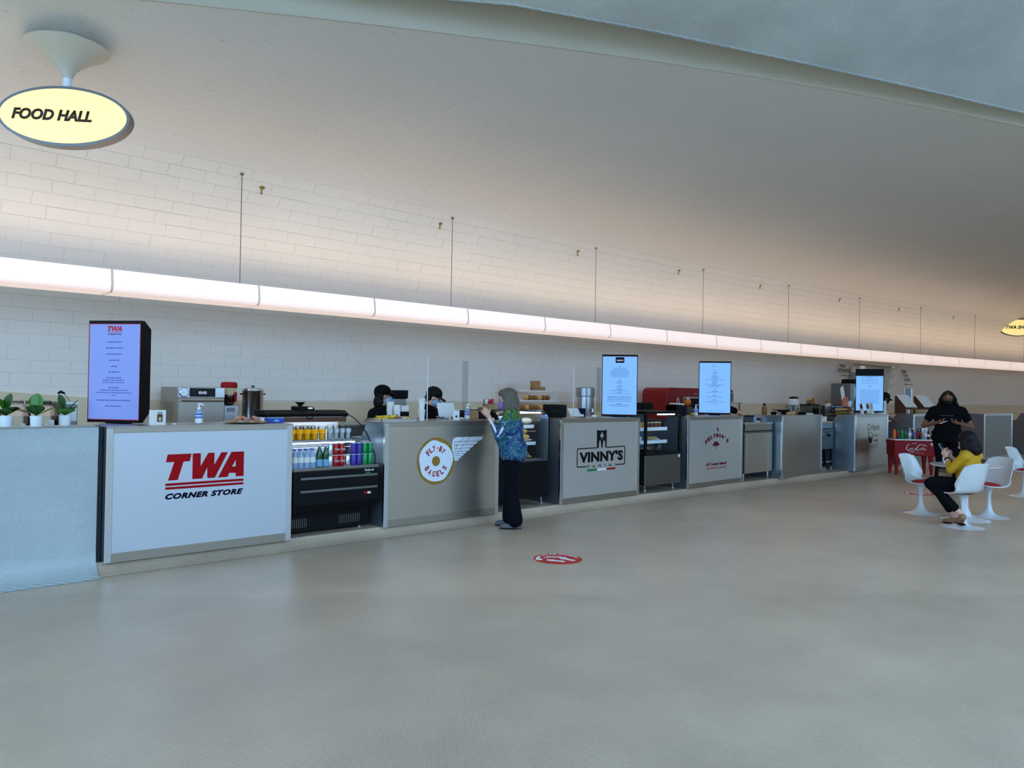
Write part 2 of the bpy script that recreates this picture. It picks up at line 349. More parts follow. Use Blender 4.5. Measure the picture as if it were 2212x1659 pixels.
def lettering(name, body, cx, y, z, w, h, mat, parent, shear=0, bold=0.01, ext=0.0015, spacing=1.0, M=UP):
    me = fit(textmesh(body, 1.0, shear, bold, 0.0, spacing), w, h)
    for v in me.vertices: v.co.z = 0
    bm = bmesh.new(); bm.from_mesh(me); bmesh.ops.remove_doubles(bm, verts=bm.verts, dist=1e-7); r = bmesh.ops.extrude_face_region(bm, geom=list(bm.faces)); bmesh.ops.translate(bm, verts=[g for g in r['geom'] if isinstance(g, bmesh.types.BMVert)], vec=(0, 0, ext)); bm.to_mesh(me); bm.free()
    me.transform(M); me.name = name; me.materials.clear()
    return obj(name, me, mat, parent, (cx, y, z))
def arctext(name, body, cx, y, cz, rad, a0, a1, h, mat, parent, inward=False, bold=0.015, ext=0.0015, wf=0.8):
    """letters along an arc, angles measured from straight up, clockwise"""
    mb_v = []; bm = bmesh.new(); n = len(body)
    for i, ch in enumerate(body):
        if ch == ' ': continue
        a = a0+(a1-a0)*(i/(n-1)); me = fit(textmesh(ch, 1.0, 0, bold, 0.0), h*wf if ch not in "-'." else h*0.4, h if ch not in "-'." else (h*0.16 if ch == '-' else h*0.3))
        dy = {'-': 0.42, "'": 0.7}.get(ch, 0)*h
        if inward: T = Matrix.Rotation(-a, 4, 'Z') @ Matrix.Translation((0, -rad, 0)); T = Matrix.Rotation(a, 4, 'Z') @ Matrix.Translation((0, -rad-h, 0))
        else: T = Matrix.Rotation(-a, 4, 'Z') @ Matrix.Translation((0, rad+dy, 0))
        me.transform(T); bm.from_mesh(me)
    r = bmesh.ops.extrude_face_region(bm, geom=list(bm.faces)); bmesh.ops.translate(bm, verts=[g for g in r['geom'] if isinstance(g, bmesh.types.BMVert)], vec=(0, 0, ext))
    me = bpy.data.meshes.new(name); bm.to_mesh(me); bm.free(); me.transform(UP); return obj(name, me, mat, parent, (cx, y, cz))
# ------------------------------------------------------------------ the shell: curved brick wall that turns into the ceiling
def bend(x): return -0.0042*max(0.0, x-8.0)**2
PROF = [(9.97, 1.30), (9.95, 1.40), (9.90, 1.85), (9.77, 2.35), (9.52, 2.90), (9.17, 3.47), (8.88, 3.88), (8.63, 4.14), (8.30, 4.31), (7.90, 4.425), (7.40, 4.535), (6.70, 4.655), (6.0, 4.74), (5.2, 4.805), (4.4, 4.835), (3.6, 4.825), (2.8, 4.77), (2.0, 4.68), (1.0, 4.53), (-0.5, 4.3), (-2.5, 4.0), (-5, 3.7)]
def catmull(pts, k=10):
    o = []
    for i in range(len(pts)-1):
        p0 = pts[max(i-1, 0)]; p1 = pts[i]; p2 = pts[i+1]; p3 = pts[min(i+2, len(pts)-1)]
        for j in range(k):
            t = j/k; o.append(tuple(0.5*((2*p1[d])+(-p0[d]+p2[d])*t+(2*p0[d]-5*p1[d]+4*p2[d]-p3[d])*t*t+(-p0[d]+3*p1[d]-3*p2[d]+p3[d])*t**3) for d in (0, 1)))
    o.append(pts[-1]); return o
CURVE = catmull(PROF); ARC = [0.0]
for a, b in zip(CURVE, CURVE[1:]): ARC.append(ARC[-1]+math.hypot(b[0]-a[0], b[1]-a[1]))
def prof(s):
    s = max(0.0, min(s, ARC[-1]-1e-6)); lo, hi = 0, len(ARC)-1
    while hi-lo > 1:
        m = (lo+hi)//2
        if ARC[m] <= s: lo = m
        else: hi = m
    t = (s-ARC[lo])/(ARC[lo+1]-ARC[lo]); a, b = CURVE[lo], CURVE[lo+1]
    ty, tz = b[0]-a[0], b[1]-a[1]; L = math.hypot(ty, tz)
    return a[0]+(b[0]-a[0])*t, a[1]+(b[1]-a[1])*t, -tz/L, ty/L      # y, z, normal pointing into the room
def surf(x, s, off=0.0):
    y, z, ny, nz = prof(s); return Vector((x, y+bend(x)+ny*off, z+nz*off))
def s_at_y(yy):
    lo, hi = 0.0, ARC[-1]
    for _ in range(40):
        m = (lo+hi)/2
        if prof(m)[0] > yy: lo = m
        else: hi = m
    return lo
def s_at_z(z0): return next(a for a, c in zip(ARC, CURVE) if c[1] >= z0)
def ycut(x): return max(-4.9, min(7.4-0.48*x, 8.0))
def s_cut(x): return s_at_y(ycut(x)-bend(x))
SJ = s_at_z(4.12)
XS = [-9, -6, -4, -2, 0, 1, 2, 3, 4, 5, 6, 7, 8, 9, 10, 11, 12, 13, 14, 15, 16, 17, 18, 19, 20, 20.75, 21.5, 22.2, 22.95, 23.5, 24, 25, 26, 27, 28, 29, 30, 31, 32, 33, 34, 35, 36, 37, 38, 39, 40, 41, 42, 43, 44, 46, 50, 55, 60]
ZN = s_at_z(2.5)
nw = 26
wallS = sorted(set([SJ*i/nw for i in range(nw+1)]+[ZN])); wallS = [s for s in wallS if s == ZN or abs(s-ZN) > 0.03]
mb = MB(); nx = len(XS); ns = len(wallS)
mb.add([surf(x, s) for s in wallS for x in XS], [(j*nx+i, j*nx+i+1, (j+1)*nx+i+1, (j+1)*nx+i) for j in range(ns-1) for i in range(nx-1) if not (20.7 < XS[i] < 22.9 and wallS[j+1] <= ZN+1e-6)])
wall_back = struct(mb.build('wall_back', 'mortar', smooth=True, fix=False))
nc = 30; mb = MB()
mb.add([surf(x, SJ+(s_cut(x)-SJ)*j/nc) for j in range(nc+1) for x in XS], [(j*nx+i, j*nx+i+1, (j+1)*nx+i+1, (j+1)*nx+i) for j in range(nc) for i in range(nx-1)])
ceiling = struct(mb.build('ceiling', 'ceiling_paint', smooth=True, fix=False))
# bricks: thin painted blocks standing a little proud, joints recessed
CH, BL, GAP = 0.147, 0.40, 0.006
def brick_geo(xa, xb, sa, sb, proud):
    P4 = [surf(xa, sa, proud), surf(xb, sa, proud), surf(xb, sb, proud), surf(xa, sb, proud)]; Q = [surf(xa, sa, -0.003), surf(xb, sa, -0.003), surf(xb, sb, -0.003), surf(xa, sb, -0.003)]
    return P4+Q, [(0, 1, 2, 3), (4, 5, 1, 0), (5, 6, 2, 1), (6, 7, 3, 2), (7, 4, 0, 3)]
cand = []; s0 = s_at_z(1.41); j = 0
while s0+j*CH < ARC[-1]-0.2:
    GAP = rnd.choice((0.0025, 0.004, 0.0065)); sa, sb = s0+j*CH+GAP/2, s0+(j+1)*CH-GAP/2
    x = -3.0+(0.2 if j % 2 else 0)+rnd.uniform(-0.05, 0.05)
    while x < (40.0 if s0+(j+1)*CH <= SJ+0.1 else 20.0):
        g = rnd.choice((0.0025, 0.004, 0.006)); xa, xb = x+g/2, x+BL-g/2; x += BL
        if sb > min(s_cut(xa), s_cut(xb))-0.01 or (xb > 20.75 and xa < 22.95 and sa < ZN-0.01): continue
        c = surf((xa+xb)/2, (sa+sb)/2); v = c-CAM; d = v.dot(fw)
        px = v.dot(rr)/d*1650 if d > 0.2 else 9e9; py = v.dot(uu)/d*1650 if d > 0.2 else 9e9
        nrm = prof((sa+sb)/2); face = abs(v.y*nrm[2]+v.z*nrm[3])/v.length
        vis = abs(px) < 1150 and abs(py) < 860
        cand.append((-(face/v.length_squared) if vis else 1.0, xa, xb, sa, sb, sb <= SJ+0.1))
    j += 1
cand.sort(key=lambda c: c[0])
mats = {True: 'brick_paint', False: 'ceiling_paint'}
rest = {True: MB(), False: MB()}; cache = {}
for k, (q, xa, xb, sa, sb, isw) in enumerate(cand):
    pr = (0.0018, 0.003, 0.0045)[rnd.randrange(3)] if isw else (0.0004, 0.0008, 0.0014)[rnd.randrange(3)]
    if k < 300 and xb < 8.0:
        key = (round(sa, 3), pr, round(xb-xa, 4))
        if key not in cache:
            v, f = brick_geo(0, xb-xa, sa, sb, pr); me = MB().add(v, f).mesh('brick', fix=False); me.materials.append(MATS[mats[isw]]); cache[key] = me
        obj('brick', cache[key], None, wall_back if isw else ceiling, (xa, 0, 0))
    else:
        v, f = brick_geo(xa, xb, sa, sb, pr); rest[isw].add(v, f)
for isw, par in ((True, wall_back), (False, ceiling)):
    o = rest[isw].build('brick_field', mats[isw], par, fix=False); o['kind'] = 'stuff'
# doorway recess in the far wall
mb = MB(); xa, xb = 20.75, 22.95
dep = 1.6
for xx in (xa, xb):
    poly = []
    for i in range(9):
        s = ZN*i/8; p = surf(xx, s); poly.append((p.y, p.z))
    poly = [(poly[0][0], 0.0)]+poly+[(poly[-1][0]+dep+0.6, poly[-1][1]), (poly[-1][0]+dep+0.6, 0.0)]
    mb.ext(poly, xx-0.03 if xx == xa else xx, xx if xx == xa else xx+0.03, 'x')
p = surf(xa, ZN); mb.box(xa, xb, p.y-0.22, p.y+dep+0.6, p.z, p.z+0.03)
mb.box(xa, xb+0.6, p.y+dep, p.y+dep+0.03, 0, p.z+0.03)
struct(mb.build('door_1', 'plaster'))
o = MB().box(xa-0.02, xb+0.02, p.y-0.02, p.y+0.02, p.z-0.22, p.z+0.01).build('trim_1', 'plaster'); struct(o)
# cream dado under the bricks and the fascia above the cut edge of the vault
mb = MB(); vs = []; XD = [x for x in XS if x <= 60]
def dado_top(x): return 1.405+max(0, 3.0-x)*0.075 if x < 3 else 1.405
for x in XD:
    y = 9.90+bend(x); vs += [(x, y, 0.0), (x, y, dado_top(x)), (x, y+0.10, dado_top(x)), (x, y+0.10, 0)]
fs = []
for i in range(len(XD)-1):
    if 20.7 < XD[i] < 22.9: continue
    for k in range(4): fs.append((i*4+k, i*4+(k+1) % 4, (i+1)*4+(k+1) % 4, (i+1)*4+k))
mb.add(vs, fs); struct(mb.build('trim_2', 'cream'))
mb = MB(); vs = []; XF = [x for x in XS if x <= 26]
for x in XF:
    p = surf(x, s_cut(x)); vs += [tuple(p+Vector((0, 0.0, -0.004))), (p.x, p.y-0.02, p.z+0.7)]
mb.add(vs, [(2*i, 2*i+2, 2*i+3, 2*i+1) for i in range(len(XF)-1)]); struct(mb.build('trim_3', 'plaster', smooth=True, fix=False, solid=0.02))
# mosaic canopy over the camera
E2 = [(-3.0, 8.2, 4.95), (0.0, 6.75, 4.9), (2.2, 5.8, 4.87), (3.77, 5.1, 4.855), (4.27, 4.74, 4.85), (5.44, 4.22, 4.85), (6.8, 3.62, 4.82), (8.2, 3.02, 4.785), (9.74, 2.39, 4.75), (12, 1.35, 4.7), (16, -0.6, 4.6), (22, -3.2, 4.5), (28, -4.6, 4.4)]
mb = MB(); nv = 9
def can(i, t):
    x, y, z = E2[i]; d = 1.0-(1-t)**1.0
    return (x-2.6*d, y+(min(-0.4, y-2)-y)*d, z+0.75*math.sin(d*math.pi*0.55))
mb.add([can(i, k/nv) for k in range(nv+1) for i in range(len(E2))], [(k*len(E2)+i, k*len(E2)+i+1, (k+1)*len(E2)+i+1, (k+1)*len(E2)+i) for k in range(nv) for i in range(len(E2)-1)])
canopy = struct(mb.build('ceiling', 'canopy_mosaic', smooth=True, fix=False))
struct(MB().tube([Vector(p)+Vector((0, 0, 0.012)) for p in E2], 0.018, 8).build('trim_5', 'wall_mosaic', smooth=True))
mb = MB(); vs = []
for x, y, z in E2: vs += [(x, y+0.01, z+0.005), (x+0.05, y+0.04, z+0.75), (x+0.5, y+1.3, z+0.75)]
mb.add(vs, [(3*i+k, 3*i+3+k, 3*i+4+k, 3*i+1+k) for i in range(len(E2)-1) for k in (0, 1)]); struct(mb.build('slot_light_cap', 'plaster', fix=False))  # cap added over the slot behind the canopy edge to shut daylight out
# floor with the coved step that carries the counters
struct(MB().add([(-14, -12, 0), (62, -12, 0), (62, 10.2, 0), (-14, 10.2, 0)], [(0, 1, 2, 3)]).build('floor', 'floor_mosaic', fix=False))
mb = MB(); vs = []; XP = [x for x in XS if 1 <= x <= 32]; XP[0] = 1.80; XP = [1.80]+[x for x in XP if x > 1.9]
prf = [(6.985, 0.002), (7.05, 0.012), (7.10, 0.038), (7.125, 0.075), (7.135, 0.097), (8.0, 0.097), (8.0, 0.0)]
def pbend(x): return bend(x)*0.9
for x in XP: vs += [(x, y+pbend(x), z) for y, z in prf]
n = len(prf); mb.add(vs, [(i*n+k, i*n+k+1, (i+1)*n+k+1, (i+1)*n+k) for i in range(len(XP)-1) for k in range(n-1)])
struct(mb.build('baseboard_front', 'floor_mosaic', smooth=True, fix=False))
# low mosaic wall on the left with its coved foot
mb = MB(); pw = [(6.93, 0.002), (7.03, 0.015), (7.085, 0.05), (7.12, 0.11), (7.13, 0.2), (7.125, 1.0), (7.12, 1.225), (7.135, 1.245), (7.16, 1.25), (7.46, 1.25), (7.46, 0.0)]
mb.ext(pw, -6.0, 1.795, 'x'); struct(mb.build('wall_left', 'wall_mosaic', smooth=True))
struct(MB().box(-6.0, 1.80, 7.14, 7.46, 1.2502, 1.252).build('trim_7', 'plaster'))
struct(MB().box(1.797, 1.838, 7.16, 7.5, 0.02, 1.24).build('gap_shade', 'darkgap'))  # dark strip painting the shade in the gap beside the counter
# unseen hall side behind the camera, its low stretch added to cut low-angle daylight
mb = MB(); mb.box(14, 60, -7.4, -7.2, 0, 5.2); mb.box(-14, 14, -7.4, -7.2, 0, 2.3); struct(mb.build('wall_sky_block', 'plaster'))
# ------------------------------------------------------------------ linear pendant light
lamp = thing('linear_pendant_light', 'long glowing white linear light hung on wires along the brick wall', 'lamp', (0, 0, 0))
pz = [(8.44, 2.62), (8.455, 2.575), (8.49, 2.55), (8.86, 2.55), (8.89, 2.575), (8.90, 2.62), (8.895, 2.75), (8.885, 2.78), (8.865, 2.78), (8.86, 2.625), (8.50, 2.625), (8.495, 2.78), (8.475, 2.78), (8.46, 2.75)]
SEG = 1.55; x = -2.42
k = 0
while x < 40:
    xa, xb = x, x+SEG-0.012; mb = MB(); vs = []
    for xx in (xa, (xa+xb)/2, xb): vs += [(xx, y+bend(xx), z) for y, z in pz]
    n = len(pz); fs = [(i*n+q, i*n+(q+1) % n, (i+1)*n+(q+1) % n, (i+1)*n+q) for i in range(2) for q in range(n)]+[tuple(range(n)), tuple(reversed(range(2*n, 3*n)))]
    mb.add(vs, fs).build('diffuser', 'lamp_panel', lamp, smooth=True)
    mb = MB(); vs = []
    for xx in (xb-0.006, xb+0.018): vs += [(xx, (y-8.67)*1.006+8.67+bend(xx), (z-2.665)*1.01+2.665) for y, z in pz]
    mb.add(vs, [(q, (q+1) % n, n+(q+1) % n, n+q) for q in range(n)]).build('joint_band', 'joint_grey', lamp, smooth=True)
    y = bend((xa+xb)/2); MB().box(xa+0.03, xb-0.03, 8.62+y, 8.74+y, 2.632, 2.645).build('uplight_tube', 'lamp_up', lamp)
    if k % 2 == 0 and xa > -1.5:
        xw = xa-0.14; yw = 8.68+bend(xw); s = s_at_y(8.68); zt = prof(s)[1]
        MB().tube([(xw, yw, 2.63), (xw, yw, zt-0.01)], 0.004, 6).build('hanger_wire', 'line_dark', lamp)
        MB().cyl(xw, yw, zt-0.03, 0.02, 0.02, 10).build('ceiling_cup', 'steel_dark', lamp)
    x += SEG; k += 1
for i, x in enumerate((3.93, 6.6, 9.5, 12.3, 15.1, 18.4, 21.3, 24.3)):
    s = s_at_y(8.79); p = surf(x, s, 0.0); nrm = prof(s)
    T = Matrix.Translation(p)
    t = thing('sprinkler', ('brass sprinkler head just right of the leftmost hanging wire' if i == 0 else 'small brass sprinkler head on the vault above the long light'), 'sprinkler', tuple(p), 0, None if i == 0 else 'sprinklers along the vault')
    if i: t['group'] = 'sprinklers along the vault'
    MB().lathe([(0.034, 0.02), (0.038, 0.008), (0.024, -0.004), (0.0, -0.006)], 16).build('escutcheon', 'gold', t, smooth=True)
    MB().lathe([(0.008, 0.0), (0.008, -0.055), (0.018, -0.058), (0.018, -0.064), (0.0, -0.066)], 10).build('nozzle', 'gold', t, smooth=True)
# ------------------------------------------------------------------ oval hanging signs
def oval_sign(label, cx, cy, cz, n_ang, ztop, body, w=1.04, h=0.485, tw=0.64, th=0.095):
    t = thing('oval_sign', label, 'sign', (cx, cy, cz), R(n_ang+90))
    N = 48
    def ov(sc, off=0): return [((w/2*sc+off)*math.cos(2*math.pi*i/N), (h/2*sc+off)*math.sin(2*math.pi*i/N)) for i in range(N)]
    MB().ext(ov(1.0), -0.05, 0.05, 'y').build('sign_body', 'pot', t, bevel=0.008)
    mb = MB(); a, b = ov(1.0, 0.012), ov(1.0, -0.010)
    vs = [(p[0], -0.056, p[1]) for p in a]+[(p[0], -0.056, p[1]) for p in b]+[(p[0], 0.056, p[1]) for p in a]
    mb.add(vs, [(i, (i+1) % N, N+(i+1) % N, N+i) for i in range(N)]+[(i, (i+1) % N, 2*N+(i+1) % N, 2*N+i) for i in range(N)]).build('rim', 'steel_dark', t)
    MB().ext(ov(1.0, -0.012), -0.058, -0.05, 'y').build('glowing_face', 'sign_face', t)
    lettering('sign_letters', body, -0.09 if len(body) == 9 else 0, -0.0605, -0.045, tw, th, 'sign_letter', t, shear=0.25, bold=0.04, ext=0.004)
    hz = ztop-cz; z0 = h/2-0.005
    MB().lathe([(0.036, z0), (0.036, z0+0.10)], 16).build('stem', 'pot', t, smooth=True)
    H = hz-z0-0.10; prf = [(0.038, 0), (0.045, 0.10), (0.066, 0.25), (0.11, 0.43), (0.175, 0.62), (0.245, 0.79), (0.30, 0.92), (0.325, 1.0)]
    MB().lathe([(r, z0+0.10+q*H) for r, q in prf]+[(0.31, z0+0.10+H+0.008), (0.15, z0+0.10+H+0.01), (0.15, z0+0.10+H+0.08)], 36).build('bell_canopy', 'plaster', t, smooth=True)
    return t
oval_sign('large glowing yellow oval sign at top left under a trumpet-shaped mount', 1.56, 7.39, 3.875, 234, 4.475, 'FOOD HALL')
oval_sign('far glowing yellow oval sign cut off by the right edge of the picture', 27.9, 6.98, 3.885, 215, 4.50, 'TWA SHOP', w=1.05, h=0.52, tw=0.7, th=0.11)
# direction words painted on the wall either side of the doorway
def wall_text(label, lines, x, s_top, arrow):
    t = thing('wall_lettering', label, 'lettering')
    y, z, ny, nz = prof(s_top); p = surf(x, s_top, 0.008); slope = math.atan(bend(x+0.5)-bend(x-0.5))
    T = Matrix.Translation(p) @ Matrix.Rotation(slope, 4, 'Z') @ Matrix.Rotation(math.atan2(nz, -ny)*1.0, 4, 'X')
    t.matrix_world = T
    zc = 0
    for ln in lines:
        zc -= 0.13; lettering('word', ln, 0, 0, zc, 0.085*len(ln), 0.105, 'black', t, shear=0.25, bold=0.02)
    zc -= 0.10; sg = -1 if arrow == 'l' else 1
    mb = MB(); mb.box(-0.2, 0.2, -0.002, 0, zc, zc+0.015); mb.ext([(sg*0.2, zc-0.02), (sg*0.27, zc+0.007), (sg*0.2, zc+0.035)] if sg > 0 else [(-0.27, zc+0.007), (-0.2, zc-0.02), (-0.2, zc+0.035)], -0.002, 0, 'y'); mb.build('arrow', 'black', t)
wall_text('two black slanted words with an arrow on the wall left of the doorway', ['TWA', 'FITNESS'], 20.2, s_at_z(2.47), 'r')
wall_text('three black slanted words with an arrow on the wall right of the doorway', ['THE', 'TWA', 'SHOP'], 23.45, s_at_z(2.44), 'l')
# floor decals
def decal(label, x, y, rot):
    t = thing('floor_decal', label, 'sticker', (x, y, 0), rot, None)
    MB().lathe([(0.235, 0.0005), (0.235, 0.002), (0, 0.002)], 40).build('disc', 'decal_red', t)
    FL = Matrix.Identity(4)
    def foot(cx, cy, a, nm):
        T = Matrix.Translation((cx, cy, 0.002)) @ Matrix.Rotation(a, 4, 'Z'); P_ = [(0.0, -0.085), (0.024, -0.075), (0.027, -0.045), (0.02, -0.01), (0.032, 0.03), (0.034, 0.065), (0.018, 0.098), (-0.004, 0.103), (-0.026, 0.085), (-0.032, 0.045), (-0.022, 0.0), (-0.026, -0.05), (-0.02, -0.078)]
        MB().ext(P_, 0, 0.0012, 'z', T).build('footprint', 'white', t)
    foot(-0.03, -0.09, R(62), 'a'); foot(0.09, -0.035, R(40), 'b')
    o = arctext('arc_text', 'THANK YOU FOR PRACTICING', 0, 0, 0, 0.178, R(-80), R(80), 0.034, 'white', t); o.rotation_euler = (R(-90), 0, 0); o.location = (0, 0, 0.0035)
    lettering('line_text', 'SOCIAL', -0.02, 0.085, 0.002, 0.15, 0.032, 'white', t, M=FL); lettering('line_text', 'DISTANCING', -0.02, 0.04, 0.002, 0.22, 0.032, 'white', t, M=FL)
    MB().ext([(-0.205, -0.05), (-0.165, -0.045), (-0.15, -0.005), (-0.17, 0.03), (-0.21, 0.03), (-0.225, -0.01)], 0.002, 0.0032, 'z').build('emblem', 'white', t)
decal('round red footprint sticker on the floor in the middle of the hall', 5.33, 5.12, R(-35))
decal('round red sticker on the floor in front of the red drinks cooler', 13.82, 4.86, R(-50))
# ------------------------------------------------------------------ service counters
def counter(label, x0, x1, yf, panel, rot=0.0, side='side_blue', topdeep=0.62):
    w = x1-x0
    t = thing('service_counter', label, 'counter', (x0, yf, 0), R(rot))
    z0, z1 = 0.10, 1.25; pw = 0.058
    MB().box(pw, w-pw, 0.004, 0.02, z0+0.07, z1-0.05).build('front_panel', panel, t)
    MB().box(0, pw, 0, 0.03, z0-0.005, z1-0.012).build('corner_post', 'steel_bright', t, bevel=0.003)
    MB().box(w-pw, w, 0, 0.03, z0-0.005, z1-0.012).build('corner_post', 'steel_bright', t, bevel=0.003)
    MB().box(pw, w-pw, -0.002, 0.03, z1-0.055, z1-0.012).build('top_rail', 'steel_warm', t, bevel=0.002)
    MB().box(pw, w-pw, -0.002, 0.03, z0-0.005, z0+0.075).build('bottom_rail', 'steel_warm', t, bevel=0.002)
    pr = [(0.03, z0), (0.03, z1-0.012), (0.38, z1-0.012), (0.50, 1.05), (0.80, 1.05), (0.80, z0)]
    MB().ext(pr, 0.004, 0.022, 'x').build('side_panel', side, t)
    MB().ext(pr, w-0.022, w-0.004, 'x').build('side_panel', side, t)
    MB().ext([(0, -0.004), (w, -0.004), (w, 0.38), (w-0.1, 0.48), (w-0.1, topdeep), (0.1, topdeep), (0.1, 0.48), (0, 0.38)], z1-0.012, z1, 'z').build('counter_top', 'steel_warm', t)
    MB().box(0.022, w-0.022, 0.40, 0.80, 1.03, 1.05).build('work_shelf', 'steel', t)
    MB().box(0.022, w-0.022, 0.78, 0.80, z0, 1.03).build('rear_panel', 'steel_dark', t)
    return t
def polyp(name, pts, mat, par, y=-0.0008, th=0.0015): return MB().ext(pts, y, y+th+0.004, 'y').build(name, mat, par)
Y0 = 7.06
c1 = counter('white service counter at left with three big red slanted letters', 1.84, 3.53, Y0, 'panel_white')
polyp('logo_letter', [(0.501, 0.994), (0.706, 0.994), (0.693, 0.926), (0.638, 0.926), (0.59, 0.763), (0.508, 0.763), (0.56, 0.926), (0.488, 0.926)], 'twa_red', c1)
polyp('logo_letter', [(0.72, 0.994), (0.79, 0.994), (0.79, 0.872), (0.86, 0.994), (0.915, 0.994), (0.915, 0.878), (0.981, 0.994), (1.04, 0.994), (0.923, 0.763), (0.855, 0.763), (0.853, 0.869), (0.807, 0.763), (0.72, 0.763)], 'twa_red', c1)
mb = MB()
for q in ([(1.076, 0.994), (1.081, 0.856), (1.055, 0.799), (1.043, 0.763), (0.954, 0.763)], [(1.076, 0.994), (1.195, 0.994), (1.195, 0.763), (1.121, 0.763), (1.119, 0.924), (1.081, 0.856)], [(1.081, 0.856), (1.120, 0.856), (1.121, 0.797), (1.055, 0.799)]): mb.ext(q, -0.0008, 0.004, 'y')
mb.build('logo_letter', 'twa_red', c1)
polyp('logo_stripe', [(0.486, 0.737), (1.195, 0.737), (1.195, 0.716), (0.486, 0.716)], 'twa_red', c1)
polyp('logo_stripe', [(0.486, 0.703), (1.195, 0.703), (1.195, 0.683), (0.486, 0.683)], 'twa_red', c1)
lettering('logo_words', 'CORNER STORE', 0.84, 0.0045, 0.593, 0.707, 0.053, 'navy', c1, shear=0.3, bold=0.06, ext=0.002, spacing=1.14)
# --- bagels
c2 = counter('brushed metal counter with a bagel and silver wing emblem', 4.62, 6.29, Y0+0.02, 'panel_steel')
N = 40; bx, bz = 0.703, 0.79
polyp('bagel_ring', [(bx+0.269*math.cos(2*math.pi*i/N), bz+0.272*math.sin(2*math.pi*i/N)) for i in range(N)], 'gold', c2, 0.0022)
polyp('bagel_icing', [(bx-0.003+(0.240+0.008*math.sin(3*a+1)+0.006*math.sin(5*a))*math.cos(a), bz-0.001+(0.236+0.008*math.sin(4*a)+0.005*math.sin(7*a+2))*math.sin(a)) for a in [2*math.pi*i/60 for i in range(60)]], 'icing', c2, 0.0010)
polyp('bagel_hole', [(bx-0.003+0.058*math.cos(2*math.pi*i/24), bz-0.001+0.058*math.sin(2*math.pi*i/24)) for i in range(24)], 'gold', c2, 0.0)
arctext('logo_words', 'FLY-BY', bx-0.002, 0.0005, bz, 0.117, R(-50), R(44), 0.065, 'text_red', c2, bold=0.03, wf=0.62)
arctext('logo_words', 'BAGELS', bx-0.002, 0.0005, bz, 0.117, R(-58), R(56), 0.065, 'text_red', c2, inward=True, bold=0.03, wf=0.62)
wing = [(0.934, 0.916), (0.937, 1.004), (0.954, 1.041), (0.998, 1.056), (1.399, 1.054), (1.399, 1.032), (1.373, 1.01), (1.327, 1.0), (1.315, 0.977), (1.262, 0.958), (1.25, 0.936), (1.205, 0.92), (1.199, 0.897), (1.154, 0.885), (1.142, 0.866), (1.11, 0.859), (1.104, 0.839), (1.072, 0.833), (1.066, 0.813), (1.035, 0.805), (1.029, 0.781), (0.972, 0.781), (0.948, 0.876)]
polyp('wing', wing, 'icing', c2, 0.0015)
mb = MB()
def seg2(a, b, t=0.0022):
    d = Vector((b[0]-a[0], b[1]-a[1])).normalized(); n_ = Vector((-d.y, d.x))*t
    mb.ext([(a[0]+n_.x, a[1]+n_.y), (b[0]+n_.x, b[1]+n_.y), (b[0]-n_.x, b[1]-n_.y), (a[0]-n_.x, a[1]-n_.y)], 0.0004, 0.003, 'y')
for z_, xe in ((1.003, 1.33), (0.961, 1.265), (0.923, 1.21), (0.888, 1.158), (0.862, 1.112), (0.836, 1.074), (0.808, 1.038)): seg2((0.968 if z_ > 0.9 else 0.955, z_+0.001), (xe, z_))
for a, b in (((1.20, 1.055), (1.165, 1.02)), ((1.165, 1.02), (1.15, 0.963)), ((1.10, 1.055), (1.075, 1.02)), ((1.075, 1.02), (1.04, 0.99)), ((1.13, 1.002), (1.09, 0.955)), ((1.09, 0.955), (1.08, 0.925)), ((1.02, 0.995), (1.0, 0.95)), ((1.07, 0.925), (1.03, 0.89)), ((1.0, 0.96), (0.985, 0.90)), ((1.03, 0.888), (1.01, 0.84)), ((0.975, 1.0), (0.965, 0.93))): seg2(a, b)
mb.build('feather_lines', 'line_dark', c2)['kind'] = 'stuff'
# --- panini
c3 = counter('glossy pale counter', 7.42, 9.12, Y0+0.05, 'panel_gloss')
c3['label'] = 'glossy pale counter with a black bridge tower emblem and Italian flag bar'
def stroke(pts, t, par, name, mat, y=0.0005):
    mb2 = MB()
    for a, b in zip(pts, pts[1:]):
        d = Vector((b[0]-a[0], b[1]-a[1])); L_ = d.length; d /= L_; n_ = Vector((-d.y, d.x))*t; e = d*t*0.6
        mb2.ext([(a[0]-e.x+n_.x, a[1]-e.y+n_.y), (b[0]+e.x+n_.x, b[1]+e.y+n_.y), (b[0]+e.x-n_.x, b[1]+e.y-n_.y), (a[0]-e.x-n_.x, a[1]-e.y-n_.y)], y, y+0.005, 'y')
    return mb2.build(name, mat, par)
stroke([(0.516, 0.582), (0.355, 0.582), (0.34, 0.588), (0.334, 0.603), (0.334, 0.815), (0.34, 0.83), (0.355, 0.835), (0.74, 0.835)], 0.007, c3, 'logo_frame', 'black')
stroke([(0.95, 0.835), (1.335, 0.835), (1.35, 0.83), (1.356, 0.815), (1.356, 0.598), (1.35, 0.583), (1.335, 0.577), (1.168, 0.577)], 0.007, c3, 'logo_frame', 'black')
def arch(cx, w, zb, zt): return [(cx-w, zb), (cx-w, zt-0.07), (cx-w*0.6, zt-0.03), (cx, zt), (cx+w*0.6, zt-0.03), (cx+w, zt-0.07), (cx+w, zb)]
tw = [(0.738, 0.835), (0.736, 1.06), (0.726, 1.08), (0.80, 1.08), (0.82, 1.072), (0.84, 1.082), (0.86, 1.072), (0.88, 1.08), (0.954, 1.08), (0.944, 1.06), (0.944, 0.835)]+list(reversed(arch(0.889, 0.028, 0.835, 0.953)))+list(reversed(arch(0.804, 0.028, 0.835, 0.953)))
polyp('bridge_tower', tw, 'black', c3, 0.0008)
